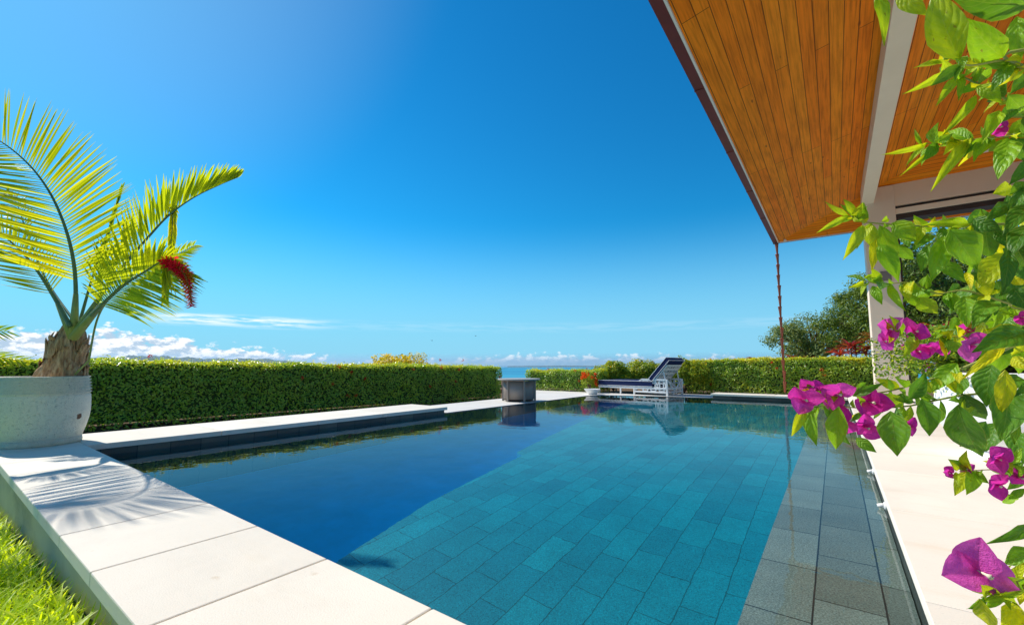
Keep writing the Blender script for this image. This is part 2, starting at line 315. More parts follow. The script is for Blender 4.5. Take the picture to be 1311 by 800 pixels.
def box_hedge(name, label, x0, x1, y0, y1, h0, h1, n, group=None, size=(0.03, 0.055), mat='hedge', zb=0.0, rough=0.05, loose=0.0, blossoms=0, ytaper=0.0, hfun=None, yel=0.0, bl_mat='redflower', facing='E', rz=0., stems=24):
    r = thing(name, label, 'hedge', ((x0 + x1) / 2, (y0 + y1) / 2, zb), rz, group)
    ox, oy = r.location.x, r.location.y; X, Y, Z = (x1 - x0) / 2, (y1 - y0) / 2, 1.0
    ar = np.array([2 * Y, 2 * Y, 2 * X, 2 * X, 4 * X * Y / h0 * 1.0]); ar = ar / ar.sum()
    k = rng.choice(5, n, p=ar); u = rng.uniform(-1, 1, n); v = rng.random(n) ** 0.85; wv = rng.uniform(-1, 1, n)
    px = np.where(k == 0, -X, np.where(k == 1, X, u * X)); py = np.where(k < 2, u * Y, np.where(k == 2, -Y, np.where(k == 3, Y, wv * Y)))
    f = (py + Y) / (2 * Y) if Y > X else (px + X) / (2 * X)
    hh = h0 + (h1 - h0) * f
    if hfun is not None: hh = hfun(px + ox, py + oy)
    pz = np.where(k == 4, hh, v * hh)
    nx = np.where(k == 0, -1., np.where(k == 1, 1., 0)); ny = np.where(k == 2, -1., np.where(k == 3, 1., 0)); nz = np.where(k == 4, 1., 0.25)
    c = np.stack([px, py, pz], 1); nr = np.stack([nx, ny, nz], 1)
    dep = rng.random(n) ** 3 * (0.09 + loose); c -= nr * np.array([1, 1, .8]) * dep[:, None]
    c += nr * (lump(c + [ox, oy, 0], 5, .3) * rough + lump(c + [ox, oy, 0], 14, 2.) * rough * .5)[:, None]
    # rounded shoulders and a thin, uneven foot
    sh = np.clip((pz - hh + .12) / .12, 0, 1) * (k != 4); c[:, :2] -= nr[:, :2] * (sh ** 2 * .05)[:, None]
    keep = (rng.random(n) < np.clip(.72 + pz / .2, 0, 1))
    c, nr = c[keep], nr[keep]; pz, hh, k = pz[keep], hh[keep], k[keep]; m_ = len(c)
    nr = nr + rng.normal(size=(m_, 3)) * .5 + [0, 0, .35]
    c[:, 2] += np.clip(pz / hh, 0, 1) ** 2 * (.03 * lump(c * [1, 1, 0] + [ox, oy, 0], 1.1, 4.) + .018 * lump(c * [1, 1, 0] + [ox, oy, 0], 3.1, 2.))
    sh_ = (k == 4) & (rng.random(m_) < .10); c[:, 2] += sh_ * rng.random(m_) * .07
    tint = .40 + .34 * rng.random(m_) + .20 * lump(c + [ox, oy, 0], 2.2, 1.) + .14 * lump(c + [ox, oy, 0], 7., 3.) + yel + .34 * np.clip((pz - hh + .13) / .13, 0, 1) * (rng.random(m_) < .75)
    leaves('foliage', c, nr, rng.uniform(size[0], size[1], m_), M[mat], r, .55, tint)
    b = MB(); hx, hy = X - .13, Y - .13                                # twiggy heart of the hedge
    za, zb2 = h0 - .045, h1 - .045
    vs = [(-hx, -hy, .10), (hx, -hy, .10), (hx, hy, .10), (-hx, hy, .10)]
    tp = [(-hx, -hy, za), (hx, -hy, za if Y > X else zb2), (hx, hy, zb2), (-hx, hy, zb2 if Y > X else za)]
    b.add(vs + tp, [(3, 2, 1, 0), (4, 5, 6, 7), (0, 1, 5, 4), (1, 2, 6, 5), (2, 3, 7, 6), (3, 0, 4, 7)])
    b.build('inner_growth', M['twig'], r)
    sm = MB(); sm.tube([(0, 0, 0), (.01, .02, .1), (-.01, .01, .3)], [.013, .010, .008], 6); sme = sm.mesh('stem')
    for i in range(stems):
        q = random.uniform(-1, 1); o = link('stem', sme, None if i else M['bark'], r); o.rotation_euler = (0, 0, i)
        o.location = (X - .1, q * Y, 0) if facing == 'E' else (q * X, -Y + .1, 0)
    for i in range(blossoms):
        q = random.uniform(-1, 1); g = Vector((X + .02 if facing == 'E' else q * X, q * Y if facing == 'E' else -Y - .02, (min(h0, h1) * (.25 + .75 * random.random() ** .7))))
        if random.random() < .3: g = Vector((random.uniform(-X, X), random.uniform(-Y, Y), h0 + .03))
        flower_ball(g, .05, 16, M[bl_mat], r)
    return r
def flower_ball(p, rad, n, mat, parent):
    q = rng.normal(size=(n, 3)); q /= np.linalg.norm(q, axis=1, keepdims=True)
    return leaves('blossom', np.array(p)[None] + q * rad * rng.uniform(.5, 1, (n, 1)), q, rng.uniform(.6, 1.0, n) * rad, mat, parent, .6)

# ------------------------------------------------------------------ the setting: sea, hills, ground
m_, t, p, o_ = new_mat('sea_water'); v = coords(t)
t.put(p.inputs['Base Color'], t.mix(t.mr(t.noise(mapped(t, v, (.0004, .0012, 1)), 1, 4), .4, .6), (0.012, 0.20, 0.34), (0.03, 0.30, 0.42)))
p.inputs['Roughness'].default_value = .35; bump(t, p, t.noise(mapped(t, v, (.05, .1, 1)), 1, 5), 1.0)
b = MB(); rr = 90000; b.add([(rr * cos(k * pi / 48), rr * sin(k * pi / 48), -60) for k in range(96)], [tuple(range(96))])
tag(b.build('sea', m_), 'flat turquoise sea stretching to the horizon beyond the hedges', 'sea', kind='structure')

def hill_range(label, az0, az1, dist, prof, depth):
    b = MB(); n = 90; rows = 9
    for i in range(n):
        a = R(az0 + (az1 - az0) * i / (n - 1)); f = i / (n - 1)
        hp = np.interp(f, [q[0] for q in prof], [q[1] for q in prof])
        for j in range(rows):
            g = j / (rows - 1); d = dist + depth * g
            z = hp * sin(pi * min(1, g * 1.05)) ** .8 * (1 + .10 * sin(i * .9 + j) + .08 * sin(i * 2.3 + j * 1.7)) if 0 < j < rows - 1 else -30
            b.v.append((d * sin(a), d * cos(a), -62 + max(0, z + 62) if j not in (0, rows - 1) else -70))
    for i in range(n - 1):
        for j in range(rows - 1):
            k = i * rows + j; b.f.append((k, k + rows, k + rows + 1, k + 1)); b.mi.append(0)
    o = b.build('hills', plain('forested_slope', (0.07, 0.10, 0.06), .95, .3, .0006, .05), None, True)
    return tag(o, label, 'hills', kind='structure')
hill_range('long low mountain range on the far shore behind the palm', -86, -56, 15000, [(0, 130), (.18, 190), (.32, 290), (.5, 215), (.66, 225), (.78, 130), (.9, 40), (1, -40)], 3500)
hill_range('tiny flat island on the horizon beside the lounger', -37, -24, 19000, [(0, -60), (.3, -20), (.55, 5), (.75, -10), (1, -60)], 1500)

m_ = bpy.data.materials.new('sea_air'); m_.use_nodes = True; t = NT(m_.node_tree); m_.node_tree.nodes.remove(m_.node_tree.nodes['Principled BSDF'])
pv = t.n('ShaderNodeVolumePrincipled'); pv.inputs['Color'].default_value = (.55, .78, 1, 1); pv.inputs['Density'].default_value = 8e-5; pv.inputs['Anisotropy'].default_value = .3
t.put(m_.node_tree.nodes['Material Output'].inputs['Volume'], pv.outputs[0])
b = MB(); A0, A1 = R(-125), R(60); n = 24
ring = lambda d: [(d * sin(A0 + (A1 - A0) * i / n), d * cos(A0 + (A1 - A0) * i / n)) for i in range(n + 1)]
b.prism(ring(30000)[::-1] + ring(10500), -75, 310)
hz = b.build('haze', m_); tag(hz, 'pale blue sea air in front of the far mountains', 'haze', kind='stuff')

# terrain: a garden shelf that falls away to the sea behind the hedges
def ground_z(x, y):
    r_ = math.hypot(x, y)
    z = -.02 if (x < -7.1 and y > 1.0) else -.16
    if y < .5: z = -.34
    if y > 14.5 and x > -4: z = -.12
    if r_ > 19: z = -.3 - (r_ - 19) * .30
    return max(z, -66)
b = MB(); NA, rad = 96, [.01, 1.5, 3, 4.5, 6, 7, 8, 9, 10, 12, 14, 16, 19, 24, 32, 60, 120, 240, 500]
for r_ in rad:
    for k in range(NA):
        a = 2 * pi * k / NA; x, y = r_ * sin(a), r_ * cos(a)
        inside = -7.15 < x < 8.4 and -2.9 < y < 16.5
        b.v.append((x, y, -3.6 if inside and not (y < .5) else ground_z(x, y)))
# the shelf itself is laid as separate garden sheets below, the big sheet passes underneath them
b.v = [(x, y, min(z, -3.7) if math.hypot(x, y) < 19 else z) for x, y, z in b.v]
for i in range(len(rad) - 1):
    for k in range(NA):
        q = i * NA + k; q2 = i * NA + (k + 1) % NA; b.f.append((q, q2, q2 + NA, q + NA)); b.mi.append(0)
tag(b.build('terrain', plain('hillside', (.10, .12, .05), .95, .4, .3, .1)), 'overgrown hillside dropping from the garden to the sea', 'terrain', kind='structure')
b = MB(); b.prism([(-19, .47), (-7.22, .47), (-7.22, 6.2), (-7.62, 6.2), (-7.62, 14), (-19, 14)], -3.7, -.30); tag(b.build('garden_bed', M['soil']), 'brown soil bed under the long clipped hedge', 'garden bed', kind='structure')
b = MB(); b.prism([(-19, 14), (-6.6, 14), (-4.3, 14.95), (8.2, 14.95), (18, 14.95), (18, 24), (-19, 24)], -3.7, -.14); tag(b.build('garden_bed', M['soil']), 'dark soil bed beyond the far end of the pool', 'garden bed', kind='structure')
gx = np.linspace(-11, .772, 60); gy = np.linspace(-3.5, .50, 22)
def lawn_z(x, y): return np.interp(x, [-11, -5.6, -3.5, -2.2, -.4], [-.55, -.44, -.31, -.21, -.14]) + .015 * np.sin(x * 5 + y * 3) * np.cos(y * 4)
b = MB()
for x in gx:
    for y in gy: b.v.append((x, y, float(lawn_z(x, y))))
for i in range(len(gx) - 1):
    for j in range(len(gy) - 1):
        k = i * len(gy) + j; b.f.append((k, k + len(gy), k + len(gy) + 1, k + 1)); b.mi.append(0)
tag(b.build('lawn', M['lawn'], None, True), 'green lawn strip below the near pool coping', 'lawn', kind='structure')

b = MB(); b.prism([(-19, -19), (18, -19), (18, -2.61), (.78, -2.61), (.78, -3.45), (-10.9, -3.45), (-10.9, .46), (-19, .46)], -3.7, -.57)
tag(b.build('lawn', M['lawn']), 'wide lawn behind and left of the near coping', 'lawn', kind='structure')
b = MB(); b.prism([(8.21, -2.6), (18, -2.6), (18, 14.9), (8.21, 14.9)], -3.7, -.15); tag(b.build('garden_bed', M['soil']), 'soil bed beyond the right edge of the travertine deck', 'garden bed', kind='structure')
# grass: broad blades crowding up to the wall
def grass(n, xr, yr, hmin, hmax, wd):
    x = rng.uniform(*xr, n); y = rng.uniform(*yr, n); z = lawn_z(x, y) - .01
    y = np.minimum(y, .455)
    h = rng.uniform(hmin, hmax, n); a = rng.uniform(0, 2 * pi, n); ln = rng.uniform(.25, 1.1, n) * h
    d = np.stack([np.cos(a), np.sin(a)], 1); s = np.stack([-np.sin(a), np.cos(a)], 1); W = rng.uniform(.6, 1.2, n) * wd
    P = np.zeros((n, 7, 3)); 
    for i, (f, wf) in enumerate([(0, .7), (.38, 1), (.75, .75)]):
        cx = x + d[:, 0] * ln * f ** 1.8; cy = y + d[:, 1] * ln * f ** 1.8; cz = z + h * (f - .28 * f * f)
        P[:, 2 * i] = np.stack([cx - s[:, 0] * W * wf / 2, cy - s[:, 1] * W * wf / 2, cz], 1)
        P[:, 2 * i + 1] = np.stack([cx + s[:, 0] * W * wf / 2, cy + s[:, 1] * W * wf / 2, cz], 1)
    P[:, 6] = np.stack([x + d[:, 0] * ln, y + d[:, 1] * ln, z + h * .70], 1)
    P[:, :, 1] = np.minimum(P[:, :, 1], .492)
    base = (np.arange(n) * 7)[:, None]
    tri = np.concatenate([base + np.array([q]) for q in ([0, 1, 3], [0, 3, 2], [2, 3, 5], [2, 5, 4], [4, 5, 6])], 1).reshape(-1)
    me = bpy.data.meshes.new('grass'); me.vertices.add(n * 7); me.vertices.foreach_set('co', P.reshape(-1)); me.loops.add(len(tri)); me.loops.foreach_set('vertex_index', tri)
    nf = len(tri) // 3; me.polygons.add(nf); me.polygons.foreach_set('loop_start', np.arange(nf) * 3); me.update(calc_edges=True)
    at_ = me.attributes.new('tint', 'FLOAT', 'POINT'); at_.data.foreach_set('value', np.repeat(np.clip(rng.normal(.5, .22, n), 0, 1), 7).astype(np.float32))
    return tag(link('grass', me, M['grass']), 'long bright green grass growing against the pool wall', 'grass', kind='stuff')
grass(26000, (-6.6, -.9), (-1.3, .46), .07, .17, .0085)

# ------------------------------------------------------------------ pool
WZ = -.13
FAR = [(-6.2, 12.55), (-5.9, 12.85), (-4.4, 13.38), (-2.95, 13.62), (.22, 13.70)]
PLAT = [(-.38, 1.07), (-.38, 13.69), (-4.88, 12.9), (-4.72, 11.2), (-3.68, 5.10), (-3.52, 5.0), (-3.30, 3.05), (-3.05, 1.85), (-2.9, 1.07)]
def pool_part(name, label, mb, mat, recv=True):
    o = mb.build(name, mat); tag(o, label, 'pool', kind='structure')
    if recv: o.cycles.is_caustics_receiver = True
    return o
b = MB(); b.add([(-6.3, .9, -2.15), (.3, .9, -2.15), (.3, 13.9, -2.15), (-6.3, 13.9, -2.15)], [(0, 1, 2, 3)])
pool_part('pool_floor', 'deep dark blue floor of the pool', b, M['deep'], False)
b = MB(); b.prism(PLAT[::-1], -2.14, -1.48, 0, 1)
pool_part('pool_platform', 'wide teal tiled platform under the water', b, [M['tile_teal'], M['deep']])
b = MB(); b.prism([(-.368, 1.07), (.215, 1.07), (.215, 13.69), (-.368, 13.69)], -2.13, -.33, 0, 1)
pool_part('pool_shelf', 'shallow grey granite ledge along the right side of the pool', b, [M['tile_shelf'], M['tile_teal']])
b = MB()
b.prism([(-6.35, 1.06), (-6.2, 1.06), (-6.2, 6.18), (-6.35, 6.18)], -2.72, -.065); b.prism([(-6.35, 6.18), (-6.2, 6.18), (-6.2, 12.55), (-6.35, 12.55)], -2.72, -.125)             # left wall
b.box((-6.35, .56, -2.72), (.36, 1.06, -.065))                                                      # near wall
b.box((.22, 1.06, -2.72), (.36, 13.7, -.05))                                                        # right wall
pts = FAR + [(.22, 13.85), (-2.95, 13.8), (-4.45, 13.55), (-6.0, 13.0), (-6.35, 12.6)]
b.prism(pts, -2.72, -.125)                                                                          # far wall, water runs to its lip
pool_part('pool_wall', 'dark tiled wall of the pool just above the waterline', b, M['wall_tile'])
# water: one still sheet with faint ripples
m_ = bpy.data.materials.new('pool_water'); m_.use_nodes = True; t = NT(m_.node_tree); m_.node_tree.nodes.remove(m_.node_tree.nodes['Principled BSDF'])
rf = t.n('ShaderNodeBsdfRefraction'); rf.inputs['IOR'].default_value = 1.33; rf.inputs['Roughness'].default_value = 0; rf.inputs['Color'].default_value = (.84, .985, 1, 1)
gs = t.n('ShaderNodeBsdfGlossy'); gs.inputs['Roughness'].default_value = 0; fr_ = t.n('ShaderNodeFresnel'); fr_.inputs['IOR'].default_value = 1.33
v = coords(t); hgt_ = t.m('ADD', t.noise(v, 3.2, 3, .5), t.m('MULTIPLY', t.noise(v, 14, 2, .5), .10))
bp = t.n('ShaderNodeBump'); bp.inputs['Strength'].default_value = 1; bp.inputs['Distance'].default_value = .0021; t.put(bp.inputs['Height'], hgt_)
for nd in (rf, gs, fr_): t.put(nd.inputs['Normal'], bp.outputs[0])
mx = t.n('ShaderNodeMixShader'); t.put(mx.inputs[0], t.m('POWER', fr_.outputs[0], 1.1)); t.put(mx.inputs[1], rf.outputs[0]); t.put(mx.inputs[2], gs.outputs[0])
t.put(m_.node_tree.nodes['Material Output'].inputs[0], mx.outputs[0])
b = MB(); q = [(-6.21, 1.05), (.225, 1.05), (.225, 13.71), (-2.95, 13.63), (-4.405, 13.39), (-5.905, 12.86), (-6.21, 12.56)]
b.add([(x, y, WZ) for x, y in q], [tuple(range(len(q)))])
wo = b.build('pool_water', m_, None, True); tag(wo, 'still clear blue pool water mirroring sky and lounger', 'water', kind='structure'); wo.cycles.is_caustics_caster = True

# near coping: slabs with fine joints, a bullnose edge
b = MB(); xs = [-7.22, -6.15, -5.52, -4.9, -4.27, -3.64, -3.0, -2.38, -1.75, -1.12, -.49, .14, .77]
for i in range(len(xs) - 1): b.box((xs[i] + .0022, .46, -.062), (xs[i + 1] - .0022, 1.075, 0))
tag(b.build('pool_coping', M['coping'], bevel=.006), 'cream stone coping slabs along the near edge of the pool', 'coping', kind='structure')
b = MB(); b.box((-7.2, .505, -3.6), (.6, .9, -.064)); tag(b.build('retaining_wall', M['render_wall']), 'stained rendered wall under the near coping beside the grass', 'wall', kind='structure')
# left raised ledge
b = MB(); ys = [1.078, 2.3, 3.55, 4.8, 6.22]
for i in range(len(ys) - 1): b.box((-7.2, ys[i] + .002, -.06), (-6.15, ys[i + 1] - .002, -.002))
tag(b.build('pool_ledge', M['coping'], bevel=.006), 'raised cream stone ledge along the left side of the pool', 'ledge', kind='structure')
b = MB(); b.box((-7.15, 1.06, -3.6), (-6.203, 6.16, -.062)); tag(b.build('ledge_wall', M['wall_tile']), 'dark wall carrying the left pool ledge', 'wall', kind='structure')
# terrace flush with the water beyond the ledge
b = MB(); b.prism([(-7.6, 6.24), (-6.2, 6.24), (-6.2, 12.56), (-5.91, 12.87), (-4.41, 13.4), (-2.95, 13.64), (-2.93, 13.74), (.2, 13.74), (.2, 14.95), (-4.3, 14.95), (-6.6, 14), (-9.4, 14), (-9.4, 12.4), (-7.6, 11.0)], -.2, -.118)
tag(b.build('terrace', M['terrace']), 'pale stone terrace level with the water behind the pool', 'terrace', kind='structure')
b = MB(); b.box((-7.6, 6.16, -3.6), (-6.36, 14, -.21)); b.box((-6.36, 13.9, -3.6), (.2, 14.9, -.21)); tag(b.build('terrace_base', M['soil']), 'earth under the pale terrace', 'ground', kind='structure')
# far raised ledge at the right
b = MB(); 
for x0, x1 in ((-2.95, -1.37), (-1.366, .19)): b.box((x0, 13.66, -.055), (x1, 14.35, -.002))
tag(b.build('pool_ledge', M['coping'], bevel=.006), 'low pale ledge at the far end of the pool under the rain chain', 'ledge', kind='structure')
b = MB(); b.box((-2.9, 13.705, -.2), (.19, 14.3, -.057)); tag(b.build('ledge_wall', M['wall_tile']), 'dark wall under the low far ledge', 'wall', kind='structure')
# right deck
b = MB(); xs = [.2, 1.4, 2.6, 3.8, 5.0, 6.2, 8.2]; ys = [1.08, 2.1, 3.3, 4.5, 5.7, 6.9, 8.1, 9.3, 10.5, 11.7, 12.9, 14.9]
for i in range(len(xs) - 1):
    for j in range(len(ys) - 1): b.box((xs[i] + .0015, ys[j] + .0015, -.05), (xs[i + 1] - .0015, ys[j + 1] - .0015, 0))
for x0, x1 in zip([.774, 1.4, 2.6, 3.8, 5, 6.2], [1.4, 2.6, 3.8, 5, 6.2, 8.2]): b.box((x0 + .0015, -2.6, -.05), (x1 - .0015, 1.077, 0))
tag(b.build('pool_deck', M['deck'], bevel=.003), 'sunlit cream travertine deck along the right side of the pool', 'deck', kind='structure')
b = MB(); b.box((.37, -2.6, -3.6), (8.2, 14.9, -.052)); tag(b.build('deck_base', M['soil']), 'base below the travertine deck', 'ground', kind='structure')
# white nozzles on the right pool wall
for y, lab in ((3.8, 'white nozzle on the right pool wall, the nearer of two'), (4.95, 'white nozzle on the right pool wall, the farther of two')):
    r = thing('pool_nozzle', lab, 'nozzle', (.22, y, -.105), 0, 'white nozzles on the pool wall')
    b = MB(); b.tube([(0, 0, 0), (-.006, 0, 0), (-.016, 0, 0)], [.028, .028, .022], 16); b.build('flange', M['white'], r, True)
    b = MB(); b.tube([(-.014, 0, 0), (-.03, 0, -.002), (-.05, 0, -.006)], [.016, .014, .011], 12); b.build('spout', M['white'], r, True)

# ------------------------------------------------------------------ pavilion roof, column and beams
pav = thing('pavilion', 'open sided pavilion with varnished timber soffit and warm grey column beside the pool', 'pavilion', (1, 13, 0))
def P(mb, name, mat, parent=pav, smooth=False, bevel=0):       # build in world metres, then hang on its thing
    o = mb.build(name, mat, parent, smooth, bevel); r = parent
    off = Vector((0, 0, 0))
    while r: off += r.location; r = r.parent
    o.location = -off if parent.parent is None else -parent_offset(parent)
    return o
def parent_offset(o):
    off = Vector((0, 0, 0))
    while o: off += o.location; o = o.parent
    return off
EX, EY, EZ, SL, YN = -1.16, 14.85, 4.43, .2, -2.5
RX, RZ = 3.84, 4.43 + .2 * 5.0
b = MB(); vs = [(EX, YN, EZ), (EX, EY, EZ), (RX, EY - 5, RZ), (RX, YN, RZ)]
b.add(vs + [(x, y, z + .03) for x, y, z in vs], [(0, 1, 2, 3), (7, 6, 5, 4), (0, 3, 7, 4)]); P(b, 'soffit', M['plank_y'])
b = MB(); vs = [(EX, EY, EZ), (RX * 2 - EX, EY, EZ), (RX, EY - 5, RZ)]
b.add(vs + [(x, y, z + .03) for x, y, z in vs], [(0, 1, 2), (5, 4, 3)]); P(b, 'soffit', M['plank_x'])
b = MB(); X2 = RX * 2 - EX; vs = [(X2, EY, EZ), (X2, YN, EZ), (RX, YN, RZ), (RX, EY - 5, RZ)]
b.add(vs + [(x, y, z + .03) for x, y, z in vs], [(0, 1, 2, 3), (7, 6, 5, 4)]); P(b, 'soffit', M['plank_y'])
b = MB()                                                                       # roof covering above the boards
g = .14; c4 = [(EX - g, YN - g, EZ + .12), (X2 + g, YN - g, EZ + .12), (X2 + g, EY + g, EZ + .12), (EX - g, EY + g, EZ + .12)]
b.add(c4 + [(RX, EY - 5, RZ + .2), (RX, YN - g, RZ + .2)], [(3, 0, 5, 4), (1, 2, 4, 5), (2, 3, 4), (0, 1, 5)]); P(b, 'roof', M['gutter'])
b = MB(); b.box((EX - .028, YN, EZ - .025), (EX - .001, EY + .03, EZ + .05)); b.box((EX - .028, EY + .001, EZ - .025), (X2 + .03, EY + .028, EZ + .05)); P(b, 'soffit_trim', M['white'])
gut = []
b = MB(); ys = [YN, -.4, 1.7, 3.8, 5.9, 8.0, 10.1, 12.2, EY + .15]
for i in range(len(ys) - 1):
    b.box((EX - .155, ys[i] + .004, EZ - .005), (EX - .03, ys[i + 1] - .004, EZ + .125)); 
    b.box((EX - .160, ys[i + 1] - .03, EZ - .012), (EX - .029, ys[i + 1] - .004, EZ + .128))
b.box((EX - .03, EY + .03, EZ - .005), (X2 + .15, EY + .155, EZ + .125)); P(b, 'gutter', M['gutter'])
b = MB(); b.box((.67, YN, 4.49), (.895, 12.70, 4.86)); P(b, 'beam', M['beam'], bevel=.006)
CXa, CXb, CYa, CYb = .69, 1.255, 12.702, 13.26
b = MB(); b.box((CXa, CYa, 0), (CXb, CYb, 4.84)); P(b, 'column', M['paint'], bevel=.008)
b = MB(); b.box((CXa, -1.9, 0), (CXb, -1.35, 4.84)); P(b, 'column', M['paint'], bevel=.008)
b = MB(); b.box((CXb + .001, 12.74, 4.36), (X2 - .7, 13.2, 4.85)); P(b, 'lintel', M['paint'], bevel=.004)
b = MB(); b.box((CXb + .001, 12.82, 4.295), (X2 - .7, 13.15, 4.357)); P(b, 'screen_track', M['dark'])
b = MB(); b.box((CXb + .001, 12.745, 4.175), (X2 - .7, 13.19, 4.292)); P(b, 'track_cover', M['beam'], bevel=.003)
b = MB(); b.box((CXb + .001, 12.79, 4.06), (X2 - .7, 13.15, 4.172)); tr = P(b, 'screen_rail', M['dark'])
b = MB(); b.box((CXb + .002, 12.86, 0), (CXb + .05, 13.05, 4.055)); P(b, 'screen_post', M['dark'])
b = MB(); b.box((.915, 12.672, 2.68), (1.10, 12.701, 2.90)); wl = P(b, 'wall_lamp', plain('grey_brown_plate', (.22, .19, .17), .5, .1), bevel=.004)
b = MB(); b.box((2.16, 12.05, 4.953), (2.62, 12.13, 5.0)); P(b, 'light_fitting', M['white'])
b = MB(); b.lathe([(0, -.075), (.022, -.07), (.034, -.05), (.036, -.03), (.03, 0)], (EX + .17, EY - .2, EZ + .005), 20); P(b, 'spotlight', M['white'], smooth=True)
for q in ((8.0, 12.75), (8.0, -1.9), (8.0, 5.4)):
    b = MB(); b.box((q[0] - .28, q[1], 0), (q[0] + .28, q[1] + .5, 4.5)); P(b, 'column', M['paint'], bevel=.008)

# rain chain of copper cups from the gutter corner
rc = thing('rain_chain', 'copper red rain chain of stacked cups hanging from the gutter corner', 'rain chain', (EX - .06, EY + .06, 0))
n = 14; top_, bot = 4.40, .03; stp = (top_ - bot) / n
b = MB(); b.tube([(0, 0, bot), (0, 0, top_ + .04)], .006, 6); b.build('chain_rod', M['copper'], rc)
cup = MB(); cup.lathe([(.019, 0), (.024, .01), (.036, stp * .6), (.050, stp * .97), (.054, stp * .99), (.047, stp * .97), (.020, .02)], seg=20)
cme = cup.mesh('cup'); 
for k in range(n):
    o = link('cup', cme, None if k else M['copper'], rc, True); o.location = (.004 * sin(k * 1.7), .004 * cos(k * 2.1), bot + k * stp); o.rotation_euler = (.03 * sin(k * 2.3), .03 * cos(k * 1.3), k)

# ------------------------------------------------------------------ hedges, shrubs, trees beyond the pool
box_hedge('hedge', 'long clipped green hedge along the left side of the pool', -10.97, -9.87, -4.2, 11.7, 1.25, 1.08, 78000, size=(.04, .07), blossoms=36, zb=-.30, rz=R(-6.5))
box_hedge('hedge', 'low airy hedge across the sea view behind the round table', -9.6, -6.5, 13.9, 14.7, .76, .76, 16000, size=(.035, .06), zb=-.12, loose=.08, rough=.06, yel=.06, facing='S', blossoms=6, stems=8)
box_hedge('hedge', 'clipped hedge running from the lounger to behind the grey column', -4.1, 1.7, 15.6, 16.6, 1.10, 1.16, 32000, size=(.045, .08), zb=-.12, blossoms=10, facing='S', yel=.16)
def shrub(name, label, c, rx, ry, h, n, mat, size, cat='shrub', group=None, bl=0, blmat='orange', low=.1, seed=1., blr=.05):
    r = thing(name, label, cat, c, 0, group)
    q = rng.normal(size=(n, 3)); q /= np.linalg.norm(q, axis=1, keepdims=True); q[:, 2] = np.abs(q[:, 2]) * 1.0 - (rng.random(n) < .25) * .35
    rad = rng.random(n) ** .33
    ps = q * rad[:, None]; bumpy = 1 + .28 * lump(q, 4, seed) + .14 * lump(q, 9, seed * 2)
    ps *= bumpy[:, None]; ps = ps * np.array([rx, ry, h * .62]) + [0, 0, h * .40]
    ps[:, 2] = np.clip(ps[:, 2], low * rng.random(n), h * 1.15)
    leaves('foliage', ps, q + rng.normal(size=(n, 3)) * .6 + [0, 0, .3], rng.uniform(*size, n), M[mat], r, .5, .15 + .55 * rng.random(n) + .3 * np.clip(ps[:, 2] / h, 0, 1) * rng.random(n) + .15 * lump(ps, 5, seed))
    b = MB()
    for k in range(12):
        a = random.uniform(0, 6.28); e = random.uniform(.3, .8)
        b.tube([(0, 0, 0), (cos(a) * rx * e * .4, sin(a) * ry * e * .4, h * .35), (cos(a) * rx * e, sin(a) * ry * e, h * random.uniform(.55, .85))], [.02, .012, .004], 5)
    b.build('branch', M['bark'], r)
    for k in range(bl):
        a = random.uniform(0, 6.28); z = random.uniform(.35, 1.02)
        flower_ball(Vector((cos(a) * rx * .95 * math.sqrt(max(.1, 1 - (z - .4) ** 2)), sin(a) * ry * .95, z * h)), blr, 26, M[blmat], r)
    return r
shrub('shrub', 'loose yellow green shrub behind the foot of the lounger', (-6.55, 15.1, -.12), .80, .55, 1.02, 9000, 'shrub', (.06, .11), seed=1.3)
shrub('shrub', 'pale green shrub behind the middle of the lounger', (-5.4, 15.45, -.12), 1.0, .6, 1.10, 11000, 'shrub', (.06, .11), seed=2.3)
shrub('shrub', 'flecked green and orange shrub behind the lounger headrest', (-4.2, 15.6, -.12), .85, .55, 1.12, 9000, 'shrub', (.06, .11), seed=3.1)
shrub('croton_shrub', 'bright yellow croton rising over the end of the long hedge', (-11.4, 9.3, -.30), .75, 1.45, 1.44, 12000, 'croton', (.06, .11), seed=4.)
shrub('flowering_shrub', 'orange flowered shrub standing over the white bowl', (-6.85, 13.75, -.10), .27, .24, .66, 1200, 'shrub', (.035, .06), 'flowering shrub', bl=22, seed=5., blr=.06)
def rosette(name, label, c, stems, n, L, mat, group=None, cat='cordyline', spread=1.0, wd=.055):
    r = thing(name, label, cat, c, 0, group); b = MB(); C0, NR, D = [], [], []
    me_v, me_f, tv = [], [], []
    for (sx, sy, sz) in stems:
        b.tube([(sx * .4, sy * .4, 0), (sx * .8, sy * .8, sz * .6), (sx, sy, sz)], [.022, .018, .014], 6)
        for k in range(n):
            a = random.uniform(0, 6.28); up = random.uniform(.05, 1.25); ll = L * random.uniform(.65, 1.1)
            d = Vector((cos(a) * spread, sin(a) * spread, up)).normalized(); s_ = d.cross(Vector((0, 0, 1))).normalized(); p0 = Vector((sx, sy, sz + random.uniform(-.06, .05)))
            base = len(me_v); tn = random.random()
            for f, wf in ((0, .4), (.35, 1), (.7, .8), (1, .05)):
                q = p0 + d * ll * f - Vector((0, 0, ll * .38 * f * f)); u = Vector((0, 0, wd * .25 * wf))
                me_v += [q - s_ * wd * wf * .5 + u, q, q + s_ * wd * wf * .5 + u]; tv += [tn] * 3
            for i in range(3):
                k0 = base + i * 3; me_f += [(k0, k0 + 1, k0 + 4, k0 + 3), (k0 + 1, k0 + 2, k0 + 5, k0 + 4)]
    b.build('stem', M['bark'], r)
    me = bpy.data.meshes.new('foliage'); me.from_pydata(me_v, [], me_f); a_ = me.attributes.new('tint', 'FLOAT', 'POINT'); a_.data.foreach_set('value', tv)
    link('foliage', me, M[mat], r); return r
